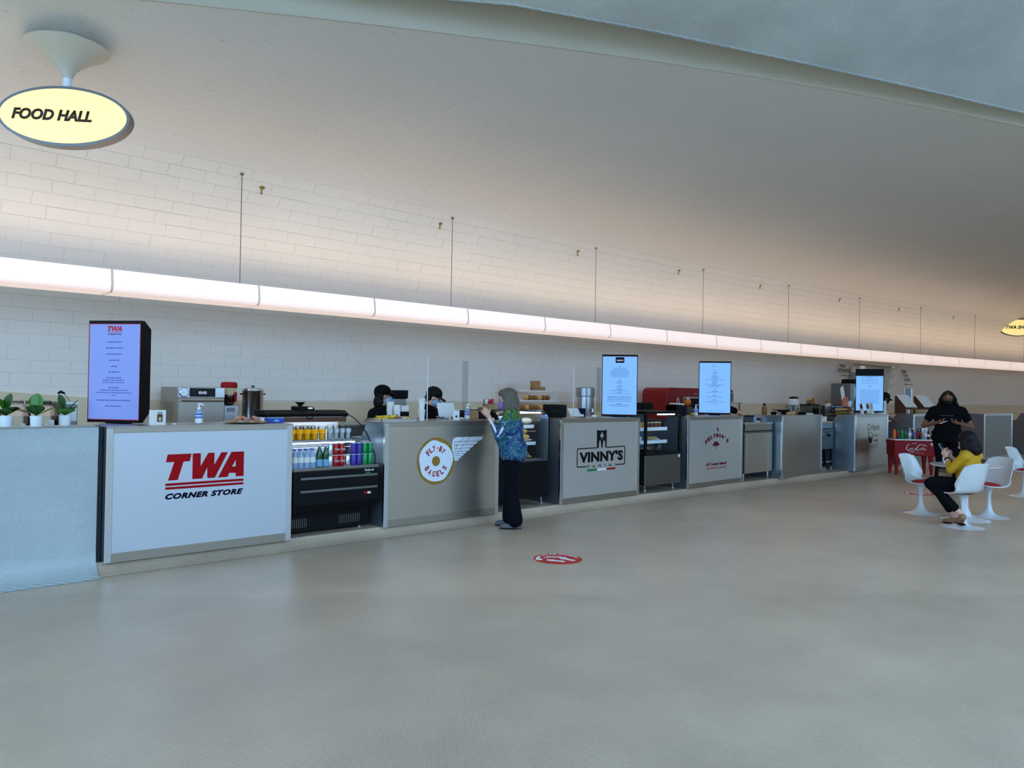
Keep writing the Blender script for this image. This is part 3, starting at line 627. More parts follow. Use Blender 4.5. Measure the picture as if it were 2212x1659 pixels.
fl = MB(); fl.ell((0.841, 0.0005, 1.02), (0.012, 0.002, 0.038)); fl.ell((0.818, 0.0005, 1.005), (0.012, 0.002, 0.02)); fl.ell((0.864, 0.0005, 1.005), (0.012, 0.002, 0.02)); fl.ell((0.841, 0.0005, 0.97), (0.008, 0.002, 0.018)); fl.box(0.815, 0.867, -0.001, 0.002, 0.985, 0.992); fl.build('fleur_emblem', 'panel_gloss', c3)
lettering('logo_words', "VINNY'S", 0.845, 0.004, 0.637, 0.935, 0.15, 'black', c3, bold=0.05, ext=0.002, spacing=1.05)
lettering('logo_words', 'PANINI', 0.846, 0.004, 0.563, 0.605, 0.034, 'black', c3, bold=0.012, ext=0.002, spacing=2.6)
polyp('flag_bar', [(0.546, 0.513), (0.744, 0.513), (0.744, 0.544), (0.546, 0.544)], 'flag_green', c3)
polyp('flag_bar', [(0.744, 0.513), (0.945, 0.513), (0.945, 0.544), (0.744, 0.544)], 'white', c3)
polyp('flag_bar', [(0.945, 0.513), (1.141, 0.513), (1.141, 0.54), (0.945, 0.54)], 'red', c3)
# --- hot dogs
c4 = counter('glossy pale counter with arched maroon lettering and a small umbrella', 10.3, 12.04, Y0+0.02, 'panel_gloss', 1.5)
arctext('logo_words', "FELTMAN'S", 0.89, 0.0005, 0.322, 0.578, R(-33), R(33), 0.064, 'maroon', c4, bold=0.05, wf=1.0)
polyp('umbrella', [(0.752, 0.766), (0.775, 0.795), (0.815, 0.822), (0.86, 0.833), (0.905, 0.822), (0.943, 0.795), (0.965, 0.765), (0.93, 0.757), (0.86, 0.753), (0.79, 0.757)], 'maroon', c4)
polyp('umbrella_stick', [(0.856, 0.755), (0.862, 0.755), (0.864, 0.70), (0.858, 0.70)], 'maroon', c4)
polyp('hot_dog', [(0.875, 1.05), (0.89, 1.066), (0.905, 1.06), (0.93, 1.015), (0.925, 1.0), (0.91, 0.998)], 'maroon', c4)
lettering('logo_words', 'of Coney Island', 0.882, 0.004, 0.42, 0.635, 0.066, 'maroon', c4, bold=0.04, ext=0.002)
lettering('logo_words', 'THE ORIGINAL EST 1867', 0.88, 0.004, 0.378, 0.615, 0.027, 'text_red', c4, bold=0.02, ext=0.002)
# --- blank and crepe counters, then the ones beyond
c5 = counter('plain brushed metal counter without any lettering', 13.10, 14.93, 6.96, 'steel_warm', 3.5, 'side_blue')
c6 = counter('mirror-like metal counter with thin lettering and a little crepe cone picture', 15.73, 17.60, 6.76, 'panel_steel', 2.5, 'side_blue')
lettering('logo_words', 'Crêpes', 1.01, 0.004, 0.875, 0.69, 0.18, 'grey_text', c6, bold=0.0, ext=0.002)
lettering('logo_words', 'your', 1.16, 0.004, 0.745, 0.28, 0.075, 'grey_text', c6, bold=0.0, ext=0.002)
lettering('logo_words', 'way', 1.15, 0.004, 0.64, 0.25, 0.075, 'maroon', c6, bold=0.0, ext=0.002)
polyp('crepe_cone', [(0.694, 0.80), (0.70, 0.85), (0.75, 0.875), (0.85, 0.88), (0.93, 0.865), (0.975, 0.83), (0.97, 0.78), (0.93, 0.69), (0.88, 0.645), (0.80, 0.645), (0.745, 0.70)], 'cola', c6)
polyp('crepe_filling', [(0.72, 0.82), (0.76, 0.85), (0.83, 0.862), (0.92, 0.845), (0.955, 0.815), (0.90, 0.79), (0.80, 0.785)], 'cloth_cream', c6, -0.002)
polyp('crepe_spoon', [(0.66, 0.935), (0.685, 0.93), (0.81, 0.815), (0.785, 0.81)], 'cloth_cream', c6, -0.003)
for i, (w_, z_) in enumerate(((0.5, 0.60), (0.42, 0.565), (0.46, 0.53))): polyp('small_print', [(0.80, z_), (0.80+w_, z_), (0.80+w_, z_+0.012), (0.80, z_+0.012)], 'grey_text', c6)
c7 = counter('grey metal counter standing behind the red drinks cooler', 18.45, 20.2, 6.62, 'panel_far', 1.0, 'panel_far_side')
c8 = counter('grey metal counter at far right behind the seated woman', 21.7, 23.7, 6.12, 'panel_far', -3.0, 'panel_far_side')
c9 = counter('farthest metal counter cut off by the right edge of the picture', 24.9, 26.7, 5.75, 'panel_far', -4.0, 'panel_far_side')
# long back counter against the wall
t = thing('back_counter', 'long steel back counter against the cream dado carrying kitchen machines', 'counter')
for a, b in zip([0.6, 4.0, 8.0, 11.0, 14.0, 17.0], [4.0, 8.0, 11.0, 14.0, 17.0, 20.6]):
    mid = (a+b)/2; ang = math.atan((bend(b)-bend(a))/(b-a)); L_ = (b-a)/math.cos(ang)
    T = Matrix.Translation((a, 9.86+bend(a), 0)) @ Matrix.Rotation(ang, 4, 'Z')
    MB().box(0, L_-0.004, -0.80, 0, 1.085, 1.12, T).build('worktop', 'steel', t); MB().box(0.02, L_-0.03, -0.76, -0.02, 0.1, 1.083, T).build('cabinet', 'steel_dark', t)
# ------------------------------------------------------------------ menu screens
def bars(mbk, x0, x1, z, h, seed):
    r_ = random.Random(seed); x = x0
    while x < x1-0.004:
        L_ = min(r_.uniform(0.012, 0.032), x1-x); mbk.box(x, x+L_, -0.0022, -0.0005, z, z+h); x += L_+0.007
def screen(label, cx, cy, zb, n_ang, w, h, d, glow, rows, logo, edge='screen_edge', topb=0.03):
    t = thing('menu_screen', label, 'screen', (cx, cy, zb), R(n_ang+90))
    MB().ext([(0.0, 0.0), (0.0, h), (d*0.35, h), (d, h-0.07), (d, 0.09), (d*0.35, 0.0)], -w/2, w/2, 'x').build('casing', 'black', t, bevel=0.004)
    g = MB().box(-w/2+0.012, w/2-0.012, -0.0004, 0.004, 0.03, h-topb).build('display', glow, t)
    MB().box(-w/2+0.007, w/2-0.007, -0.0001, 0.004, 0.024, h-topb+0.006).build('display_border', edge, t)
    k_ = 1
    for (z, half, hh) in rows:
        mbk = MB(); bars(mbk, -half, half, z*h, hh, k_); k_ += 1; mbk.build('menu_line', 'screen_text', t)['kind'] = 'stuff'
    MB().box(-0.1, 0.1, d*0.2, d*0.9, -zb+1.2505, 0.01).build('stand', 'black', t)
    MB().cyl(w/2-0.02, -0.003, h*0.48, 0.004, 0.004, 8).build('lock', 'steel_dark', t)
    return t
rows1 = [(0.785, 0.075, 0.010), (0.725, 0.085, 0.010), (0.665, 0.08, 0.010), (0.605, 0.055, 0.010), (0.545, 0.03, 0.010), (0.49, 0.055, 0.010), (0.432, 0.075, 0.010), (0.410, 0.11, 0.008), (0.388, 0.11, 0.008), (0.335, 0.05, 0.010), (0.312, 0.14, 0.008), (0.288, 0.18, 0.008), (0.262, 0.02, 0.008), (0.212, 0.17, 0.010), (0.155, 0.08, 0.010)]
s1 = screen('tall black menu screen on the leftmost counter with red airline logo', 2.04, 7.63, 1.26, 218.5, 0.53, 0.935, 0.15, 'screen_glow', rows1, None, 'screen_red', 0.035)
lettering('logo_words', 'TWA', 0, -0.0005, 0.835, 0.145, 0.05, 'screen_red', s1, shear=0.3, bold=0.05)
MB().box(-0.075, 0.068, -0.002, -0.0005, 0.822, 0.827).build('logo_stripe', 'screen_red', s1); lettering('logo_words', 'CORNER STORE', 0, -0.0005, 0.804, 0.14, 0.010, 'navy', s1, shear=0.3, bold=0.03)
rows2 = [(0.80, 0.02, 0.010)]+[(0.775-0.02*i, (0.10, 0.09, 0.12, 0.14, 0.13, 0.14, 0.14, 0.10)[i], 0.006) for i in range(8)]+[(0.58, 0.02, 0.01), (0.555, 0.05, 0.006), (0.535, 0.04, 0.006), (0.495, 0.02, 0.01), (0.475, 0.05, 0.006), (0.45, 0.03, 0.006), (0.43, 0.04, 0.008), (0.415, 0.13, 0.006), (0.385, 0.04, 0.008), (0.365, 0.14, 0.006), (0.31, 0.18, 0.009), (0.285, 0.18, 0.006), (0.265, 0.16, 0.006), (0.24, 0.18, 0.006), (0.20, 0.04, 0.009), (0.18, 0.16, 0.006), (0.16, 0.12, 0.006)]
s2 = screen('menu screen standing on the bridge tower emblem counter', 8.965, 7.385, 1.26, 219, 0.535, 0.93, 0.12, 'screen_glow_pale', rows2, None)
MB().box(-0.065, 0.065, -0.002, -0.0005, 0.805, 0.89).build('logo_plate', 'navy', s2); lettering('logo_words', "VINNY'S", 0, -0.0022, 0.83, 0.1, 0.025, 'display_glow', s2, bold=0.02)
rows3 = [(0.775, 0.035, 0.012), (0.745, 0.02, 0.006), (0.715, 0.055, 0.009), (0.70, 0.08, 0.006), (0.672, 0.045, 0.009), (0.652, 0.15, 0.006), (0.625, 0.055, 0.009), (0.605, 0.05, 0.006), (0.58, 0.04, 0.009), (0.56, 0.16, 0.006), (0.535, 0.075, 0.009), (0.515, 0.11, 0.006), (0.46, 0.02, 0.012), (0.43, 0.055, 0.008), (0.41, 0.13, 0.006), (0.355, 0.03, 0.011), (0.325, 0.13, 0.007), (0.265, 0.045, 0.010), (0.235, 0.16, 0.007), (0.20, 0.07, 0.006), (0.06, 0.15, 0.004)]
s3 = screen('menu screen standing on the counter with arched maroon lettering', 11.70, 7.49, 1.265, 214, 0.55, 0.935, 0.12, 'screen_glow_pale', rows3, None)
arctext('logo_words', "FELTMAN'S", 0, -0.0025, 0.78, 0.07, R(-45), R(45), 0.014, 'screen_red', s3); MB().ext([(-0.015, 0.838), (0.015, 0.838), (0.0, 0.846)], -0.002, -0.0005, 'y').build('umbrella', 'screen_red', s3)
lettering('logo_words', 'of Coney Island', 0, -0.0005, 0.765, 0.10, 0.012, 'screen_red', s3, bold=0.02)
rows4 = [(0.80, 0.06, 0.010)]+[(0.76-0.028*i, 0.10, 0.006) for i in range(3)]+[(0.50-0.03*i, 0.19, 0.007) for i in range(11)]
s4 = screen('farthest menu screen standing on the crepe counter by the doorway', 17.02, 7.02, 1.29, 202, 0.56, 0.945, 0.12, 'screen_glow_pale', rows4, None, 'navy', 0.155)
stroke([(-0.14, 0.63), (0.14, 0.63), (0.14, 0.775), (-0.14, 0.775), (-0.14, 0.63)], 0.0025, s4, 'menu_frame', 'screen_text', -0.003)
MB().ext([(-0.03, 0.575), (0.0, 0.555), (0.03, 0.585), (0.0, 0.568)], -0.002, -0.0005, 'y').build('emblem', 'navy', s4)
# ------------------------------------------------------------------ appliances between the counters
ZP = 0.097
def cooler():
    t = thing('drinks_cooler', 'black open-front drinks cooler with curved glass sides beside the airline counter', 'cooler', (3.545, 0, ZP))
    W = 0.985
    body = [(7.24, 0.03), (7.24, 0.24), (7.10, 0.255), (7.05, 0.33), (7.05, 0.665), (8.0, 0.665), (8.0, 0.03)]
    MB().ext(body, 0, W, 'x').build('lower_body', 'black', t, bevel=0.006)
    MB().box(0.02, W-0.02, 7.9, 8.0, 0.665, 1.22).build('rear_wall', 'white', t)
    MB().ext([(7.72, 1.19), (7.70, 1.225), (7.78, 1.262), (8.0, 1.262), (8.0, 1.19)], 0, W, 'x').build('top_housing', 'black', t, bevel=0.004)
    MB().box(0.03, W-0.03, 7.70, 7.71, 1.135, 1.19).build('night_cover', 'brown', t)
    MB().tube([(0.46, 7.69, 1.195), (0.47, 7.675, 1.175), (0.52, 7.675, 1.175), (0.53, 7.69, 1.195)], 0.006, 6).build('cover_handle', 'black', t, smooth=True)
    MB().box(0.05, W-0.05, 7.73, 7.76, 1.165, 1.18).build('led_strip', 'led', t)
    MB().box(0.05, W-0.05, 7.47, 7.50, 0.915, 0.925).build('led_strip', 'led', t)
    side = [(7.13, 0.665), (7.125, 0.78), (7.145, 0.82), (7.21, 0.91), (7.30, 1.02), (7.42, 1.105), (7.56, 1.175), (7.70, 1.215), (7.88, 1.22), (7.88, 0.665)]
    for i, x in enumerate((0.0, W-0.006)):
        g = MB().ext(side, x, x+0.006, 'x').build('glass_side', 'clear', t)
        MB().tube([(x+0.003, y, z) for y, z in side[:8]], 0.006, 6).build('side_trim', 'black', g)
    MB().ext([(7.065, 0.665), (7.055, 0.70), (7.075, 0.70), (7.085, 0.665)], 0, W, 'x').build('front_sill', 'steel', t)
    fg = MB().box(0.012, W-0.012, 7.105, 7.110, 0.70, 0.91).build('front_glass', 'clear', t); MB().box(0.012, W-0.012, 7.10, 7.115, 0.90, 0.925).build('glass_cap', 'acrylic', fg)
    MB().box(0.03, W-0.10, 7.42, 7.9, 0.93, 0.955).build('shelf', 'steel', t)
    MB().box(0.02, W-0.02, 7.12, 7.9, 0.665, 0.69).build('deck', 'white', t)
    for z in (0.585, 0.455): MB().box(0.07, W-0.02, 7.040, 7.052, z, z+0.022).build('bumper_strip', 'steel_dark', t)
    lettering('brand_letters', 'Turbo air', W-0.12, 7.048, 0.635, 0.12, 0.026, 'white', t, shear=0.3, bold=0.02)
    MB().box(W-0.165, W-0.105, 7.046, 7.052, 0.61, 0.622).build('badge', 'flag_green', t); MB().box(W-0.18, W-0.10, 7.046, 7.052, 0.395, 0.418).build('sticker', 'red', t); MB().box(W-0.14, W-0.10, 7.0445, 7.0455, 0.395, 0.418).build('sticker', 'white', t)
    for x0, n_ in ((0.06, 9), (0.62, 12)):
        for k_ in range(n_): MB().box(x0+k_*0.022, x0+k_*0.022+0.006, 7.234, 7.242, 0.075, 0.165).build('vent_slot', 'steel_dark', t)
    for x in (0.08, W-0.08): MB().lathe([(0.022, 0), (0.022, 0.012), (0.012, 0.014), (0.012, 0.03)], 10, (x, 7.3, 0)).build('foot', 'steel', t)
    return t
cooler()
CX, SH, DK = 3.545, ZP+0.955, ZP+0.69
def repeat(proto, spots, labels=None, rot=None):
    out = [proto]
    for i, sp in enumerate(spots[1:], 1):
        c = dup(proto, sp, rot[i] if rot else None, labels[i] if labels else None); out.append(c)
    return out
def cup(name, label, liquid, loc, group, r=0.043, h=0.14, fill=0.8, shell='film'):
    t = thing(name, label, 'cup', loc, 0, group)
    MB().lathe([(r*0.75, 0.0), (r, h), (r*0.97, h), (r*0.73, 0.004)], 16).build('cup_wall', shell, t, smooth=True)
    MB().lathe([(0, 0.003), (r*0.72, 0.003), (r*0.75+r*0.22*fill, h*fill), (0, h*fill)], 16).build('drink', liquid, t, smooth=True)
    MB().lathe([(r*1.04, h), (r*1.04, h+0.006), (r*0.8, h+0.012), (0, h+0.012)], 16).build('lid', 'acrylic', t, smooth=True)
    return t
jl = 'clear cup of orange juice on the upper shelf of the drinks cooler'
a = cup('juice_cup', jl, 'juice', (CX+0.10, 7.49, SH), 'juice cups in the cooler')
repeat(a, [(CX+0.10+0.088*i, 7.49, SH) for i in range(6)])
repeat(a, [None]+[(CX+0.12+0.088*i, 7.60, SH) for i in range(5)])
a = cup('yogurt_cup', 'white cup on the upper shelf of the drinks cooler right of the juice cups', 'milk', (CX+0.635, 7.49, SH), 'white cups in the cooler', 0.037, 0.145)
repeat(a, [(CX+0.635+0.075*i, 7.49, SH) for i in range(4)])
def can(name, label, body, loc, group):
    t = thing(name, label, 'can', loc, 0, group)
    MB().lathe([(0.024, 0.0), (0.032, 0.008), (0.033, 0.012), (0.033, 0.106), (0.027, 0.117)], 16).build('can_body', body, t, smooth=True)
    MB().lathe([(0.0275, 0.117), (0.027, 0.121), (0.023, 0.119), (0, 0.119)], 16).build('can_lid', 'can_silver', t, smooth=True)
    MB().ell((0.0, 0.008, 0.1205), (0.006, 0.011, 0.0012), 8, 4).build('pull_tab', 'can_silver', t)
    return t
def canset(name, label, mat, x, n, group, word=None, tiers=2):
    a = can(name, label, mat, (CX+x, 7.165, DK), group)
    if word:
        lettering('can_word', word, 0, -0.0335, 0.05, 0.05, 0.026, 'white', a, shear=0.25, bold=0.02)
    repeat(a, [(CX+x, 7.165, DK)]+[(CX+x+0.068*i, 7.165, DK+0.1215*k_) for k_ in range(tiers) for i in range(n) if i+k_ > 0])
    return a
canset('cola_can', 'red cola can in the front row of the drinks cooler', 'can_red', 0.525, 2, 'red cans in the cooler', 'Coca')
canset('diet_can', 'silver and red can standing in the drinks cooler beside the red cola cans', 'can_silver', 0.665, 1, 'silver cans in the cooler', None, 1)
canset('soda_can', 'purple and blue can in the drinks cooler beside the red cans', 'purple', 0.735, 2, 'purple cans in the cooler')
canset('lime_soda_can', 'bright green can at the right end of the drinks cooler', 'can_green', 0.873, 2, 'green cans in the cooler')
canset('white_can', 'silver can between the green bottles and the red cans', 'can_silver', 0.46, 1, 'silver cans beside the bottles')
def bottle(name, label, body, lab, loc, group, h=0.21, r=0.032, cap='white', lz=(0.3, 0.58)):
    t = thing(name, label, 'bottle', loc, 0, group)
    MB().lathe([(r*0.9, 0), (r, 0.008), (r, h*0.58), (r*0.9, h*0.66), (r*0.5, h*0.82), (r*0.4, h*0.88), (r*0.4, h*0.93)], 14).build('bottle_body', body, t, smooth=True)
    MB().cyl(0, 0, h*0.92, r*0.45, h*0.08, 12).build('cap', cap, t)
    if lab: MB().lathe([(r*1.02, h*lz[0]), (r*1.02, h*lz[1])], 14).build('label', lab, t, smooth=True)
    return t
a = bottle('water_bottle', 'clear plastic water bottle at the left of the drinks cooler deck', 'water', 'paper', (CX+0.06, 7.16, DK), 'water bottles in the cooler', 0.2, 0.031, 'label_blue')
repeat(a, [(CX+0.06+0.066*i, 7.16, DK) for i in range(4)]); repeat(a, [None]+[(CX+0.08+0.066*i, 7.24, DK) for i in range(4)])
a = bottle('mineral_water_bottle', 'green glass bottle with pale blue label in the drinks cooler', 'bottle_green', 'candy_blue', (CX+0.335, 7.165, DK), 'green bottles in the cooler', 0.235, 0.035, 'white', (0.05, 0.36))
repeat(a, [(CX+0.335, 7.165, DK), (CX+0.408, 7.165, DK)])
for i, x in enumerate((0.06, 0.10)):
    pass
o = MB().ell((0, 0, 0.03), (0.05, 0.04, 0.03)).build('sandwich_pack', 'candy_orange', None, True, (CX+0.05, 7.445, SH)); tag(o, 'small orange wrapped sandwich at the left end of the cooler shelf', 'sandwich')
# --- curved deli case
def deli():
    t = thing('deli_case', 'black refrigerated case with curved glass behind the standing customer', 'display case', (6.33, 0, ZP))
    W = 0.94
    MB().box(0, W, 7.19, 7.95, 0.12, 0.60).build('base_cabinet', 'black', t, bevel=0.006)
    MB().box(0.03, W-0.03, 7.2, 7.9, 0.60, 0.615).build('deck', 'steel_dark', t)
    curve = [(7.17, 0.60), (7.17, 1.12), (7.178, 1.17), (7.20, 1.212), (7.235, 1.24), (7.30, 1.256), (7.80, 1.258)]
    mb = MB(); n_ = len(curve); mb.add([(x, y, z) for x in (0.03, W-0.03) for y, z in curve], [(i, i+1, n_+i+1, n_+i) for i in range(n_-1)])
    mb.build('curved_glass', 'clear', t, smooth=True, solid=0.004)
    for x in (0.0, W-0.03):
        mb = MB(); out = curve; inn = [(y+0.035, z-0.035 if z > 0.7 else z) for y, z in curve]
        for i in range(n_-1): mb.ext([out[i], out[i+1], inn[i+1], inn[i]], x, x+0.03, 'x')
        mb.build('end_frame', 'black', t)
    MB().box(0, W, 7.78, 7.95, 0.6, 1.262).build('rear_housing', 'black', t)
    for i, (y, z) in enumerate(((7.34, 1.06), (7.30, 0.84))):
        s = MB().box(0.04, W-0.04, y, 7.78, z, z+0.012).build('shelf', 'clear', t); MB().box(0.04, W-0.14, y-0.006, y-0.002, z-0.035, z+0.01).build('price_rail', 'white', s)
    MB().box(0.05, W-0.05, 7.3, 7.33, 1.225, 1.24).build('led_strip', 'led', t)
    for x in (0.07, W-0.07): MB().lathe([(0.02, 0.0), (0.028, 0.03), (0.028, 0.05), (0.01, 0.06), (0.01, 0.12)], 10, (x, 7.25, 0)).build('caster', 'steel', t, smooth=True)
deli()
DX = 6.33
def roll(label, loc, rot, L_, r, mat, group, cat='bread', name='bread_roll'):
    o = MB().ell((0, 0, r), (L_/2, r, r), 16, 10).build(name, mat, None, True, loc, rot); return tag(o, label, cat, group)
def plate(label, loc, rx, ry, mat='white'):
    o = MB().lathe([(0.0, 0.002), (0.6, 0.002), (0.85, 0.006), (1.0, 0.014), (0.985, 0.018), (0.6, 0.007), (0, 0.007)], 24).build('plate', mat, None, True, loc); o.scale = (rx, ry, 1); return tag(o, label, 'plate')
zs1, zs2, zd = ZP+1.072, ZP+0.852, ZP+0.615
for i in range(4):
    a = roll('plastic-wrapped sandwich on the top shelf of the curved deli case', (DX+0.20+0.195*i, 7.47, zs1), R(8*(-1)**i), 0.19, 0.045, 'wrap', 'wrapped sandwiches in the deli case', 'sandwich', 'wrapped_sandwich')
for i in range(4):
    roll('green-leafed sandwich behind the wrapped ones in the deli case', (DX+0.18+0.18*i, 7.60, zs1), 0.2, 0.15, 0.035, 'greens', 'leafy sandwiches in the deli case', 'sandwich', 'leafy_sandwich')
plate('white plate of rolls on the middle shelf of the deli case', (DX+0.66, 7.46, zs2), 0.20, 0.13)
for i, (x, dy, z) in enumerate(((0.44, 0, 0.018), (0.64, 0, 0.018), (0.60, 0.08, 0.018), (0.48, 0.02, 0.088), (0.64, 0.03, 0.088))):
    roll('long pale bread roll on the plate in the deli case', (DX+x+0.09, 7.44+dy, zs2+z), R(4*i), 0.19, 0.034, 'bread', 'rolls on the deli case plate')
o = MB().box(-0.30, 0.30, -0.15, 0.15, 0.0, 0.012).build('steel_tray', 'steel', None, False, (DX+0.58, 7.42, zd)); tag(o, 'flat steel tray on the deli case floor under the flatbreads', 'tray')
for i in range(7):
    o = MB().ell((0, 0, 0.018), (0.10, 0.055, 0.018), 16, 8).build('flatbread', 'bread', None, True, (DX+0.47+0.09*(i % 4), 7.40+0.02*(i % 3), zd+0.014+0.034*(i//4)+0.002*(i % 2)), R(25*i)); tag(o, 'pale flat bread piled on the tray in the deli case', 'bread', 'flatbreads in the deli case')
# --- square cake case
def cakecase():
    t = thing('cake_case', 'square glass cake case with black frame and stainless base', 'display case', (9.24, 0, ZP))
    W = 0.91; y0, y1 = 7.10, 7.80
    MB().box(0.0, W, y0, y1, 0.12, 0.575).build('base_cabinet', 'steel_dark', t, bevel=0.006)
    MB().box(0.0, W, y0-0.003, y1, 0.575, 0.60).build('lower_frame', 'black', t)
    for x in (0.0, W-0.045): MB().box(x, x+0.045, y0, y0+0.03, 0.6, 1.22).build('frame_post', 'black', t)
    for x in (0.0, W-0.03): MB().box(x, x+0.03, y1-0.03, y1, 0.6, 1.22).build('frame_post', 'black', t)
    MB().box(-0.005, W+0.005, y0-0.004, y1, 1.205, 1.243).build('top_frame', 'black', t, bevel=0.004)
    MB().box(0.045, W-0.045, y0+0.008, y0+0.012, 0.6, 1.205).build('front_glass', 'clear', t)
    for x in (0.012, W-0.016): MB().box(x, x+0.004, y0+0.03, y1-0.03, 0.6, 1.205).build('side_glass', 'clear', t)
    MB().box(0.03, W-0.03, y1-0.03, y1-0.02, 0.6, 1.205).build('rear_door', 'side_blue', t)
    MB().box(0.42, W-0.06, y0+0.08, y0+0.10, 1.185, 1.20).build('led_strip', 'led', t)
    for z in (0.98, 0.78):
        s = MB().box(0.03, W-0.16, y0+0.16, y1-0.04, z, z+0.01).build('shelf', 'clear', t); MB().box(0.03, W-0.16, y0+0.150, y0+0.158, z-0.04, z+0.012).build('price_rail', 'icing', s)
    MB().box(0.20, 0.24, y1-0.08, y1-0.04, 0.6, 1.2).build('shelf_post', 'steel', t)
    MB().lathe([(0.02, -0.004), (0.026, 0.0), (0.02, 0.004)], 16, (0, 0, 0), Matrix.Translation((W-0.05, y0-0.004, 0.545)) @ Matrix.Rotation(R(90), 4, 'X')).build('badge', 'white', t)
    for x in (0.1, W-0.1): MB().lathe([(0.02, 0.0), (0.03, 0.03), (0.03, 0.055), (0.01, 0.065), (0.01, 0.12)], 10, (x, y0+0.08, 0)).build('caster', 'steel', t, smooth=True)
cakecase()
QX = 9.22; q1, q2, q0 = ZP+0.99, ZP+0.79, ZP+0.60
for i in range(6):
    t = thing('cake_slice', 'brown loaf cake slice with pale icing on the top shelf of the square case', 'cake', (QX+0.10+0.095*i, 7.30, q1), 0, 'cake slices in the square case')
    MB().box(-0.036, 0.036, -0.05, 0.05, 0.0, 0.07).build('crumb', 'cake' if i > 1 else 'bread', t, bevel=0.006); MB().box(-0.037, 0.037, -0.051, 0.051, 0.068, 0.082).build('icing_layer', 'cloth_cream', t, bevel=0.005)
plate('white plate on the middle shelf of the square case', (QX+0.50, 7.34, q2), 0.16, 0.10)
for i in range(4): tag(MB().ell((0, 0, 0.018), (0.032, 0.024, 0.018), 10, 6).build('pastry', 'bread', None, True, (QX+0.42+0.055*i, 7.34, q2+0.015), R(30*i)), 'small pastry on the plate in the square case', 'pastry', 'pastries on the square case plate')
tag(MB().box(-0.05, 0.05, -0.04, 0.04, 0, 0.06).build('white_carton', 'white', None, False, (QX+0.12, 7.33, q2)), 'little white carton on the middle shelf of the square case', 'carton')
for i in range(2):
    tag(MB().lathe([(0.045, 0.0), (0.065, 0.03), (0.07, 0.055), (0.062, 0.055), (0.04, 0.006), (0, 0.006)], 18).build('steel_bowl', 'steel_bright', None, True, (QX+0.15+0.16*i, 7.35, q0)), 'shiny steel bowl on the floor of the square case', 'bowl', 'bowls in the square case')
tag(MB().box(-0.06, 0.06, -0.05, 0.05, 0, 0.075).build('plastic_tub', 'film', None, False, (QX+0.48, 7.33, q0)), 'clear plastic tub with a bluish tint on the square case floor', 'tub')
t = thing('clear_jug', 'clear plastic pouch-like jug on the square case floor', 'jug', (QX+0.64, 7.33, q0)); MB().lathe([(0.06, 0), (0.075, 0.06), (0.05, 0.13), (0.045, 0.13), (0.068, 0.06), (0.055, 0.005)], 14).build('jug_body', 'film', t, smooth=True); MB().tube([(0.06, 0, 0.11), (0.1, 0, 0.12), (0.105, 0, 0.07), (0.07, 0, 0.04)], 0.006, 6).build('handle', 'film', t)
for i, x in enumerate((0.27, 0.42, 0.57)):
    t = thing('black_canister', ['leftmost', 'middle', 'rightmost'][i]+' of three black canisters on top of the square cake case', 'canister', (QX+x, 7.45, ZP+1.243))
    MB().lathe([(0.066, 0), (0.07, 0.006), (0.058, 0.10), (0.05, 0.125), (0.0, 0.13)], 18).build('canister_body', 'black_rough', t, smooth=True); MB().lathe([(0.072, 0), (0.074, 0.008), (0.070, 0.012)], 18).build('base_ring', 'steel', t)
# --- undercounter steel fridge between hot dog and blank counters
t = thing('prep_fridge', 'low stainless prep fridge on round legs between two counters', 'fridge', (12.08, 7.12, ZP))
MB().box(0, 0.94, 0, 0.7, 0.13, 0.87).build('cabinet', 'steel_dark', t, bevel=0.004)
MB().box(0.03, 0.93, -0.018, 0, 0.14, 0.845).build('door', 'panel_steel', t, bevel=0.003)
MB().box(0.0, 0.94, -0.006, 0.0, 0.89, 1.0).build('apron', 'steel_warm', t); MB().box(-0.01, 0.95, -0.02, 0.7, 1.0, 1.03).build('worktop', 'steel_bright', t, bevel=0.003)
MB().box(0.0, 0.94, 0.01, 0.68, 0.87, 1.0).build('top_box', 'darkgap', t)
for x in (0.06, 0.9):
    for y in (0.06, 0.62): MB().lathe([(0.016, 0), (0.022, 0.02), (0.026, 0.13)], 12, (x, y, 0)).build('leg', 'steel_bright', t, smooth=True)
# --- crepe batter carts in the gap before the crepe counter
for i, (x, lab) in enumerate(((14.95, 'left rolling steel cart tucked in the gap before the crepe counter'), (15.31, 'right rolling steel cart against the side of the crepe counter'))):
    t = thing('steel_cart', lab, 'cart', (x, 7.18, ZP))
    MB().box(0, 0.34, 0, 0.55, 0.44, 0.82).build('bin', 'steel_dark', t, bevel=0.006); MB().box(-0.005, 0.345, -0.01, 0.56, 0.82, 0.84).build('lid', 'steel', t)
    MB().box(0.05, 0.22, -0.05, -0.02, 0.75, 0.765).build('handle', 'steel_bright', t); MB().box(0.12, 0.14, -0.03, 0.0, 0.70, 0.765).build('handle_bracket', 'black', t)
    for xx in (0.02, 0.29):
        for yy in (0.02, 0.5): MB().box(xx, xx+0.03, yy, yy+0.03, 0.09, 0.44).build('leg', 'black', t); MB().lathe([(0.03, 0), (0.035, 0.02), (0.035, 0.05), (0.01, 0.06), (0.01, 0.09)], 10, (xx+0.015, yy+0.015, 0)).build('caster', 'steel', t, smooth=True)
    MB().box(0.02, 0.32, 0.02, 0.52, 0.16, 0.19).build('lower_shelf', 'steel', t)
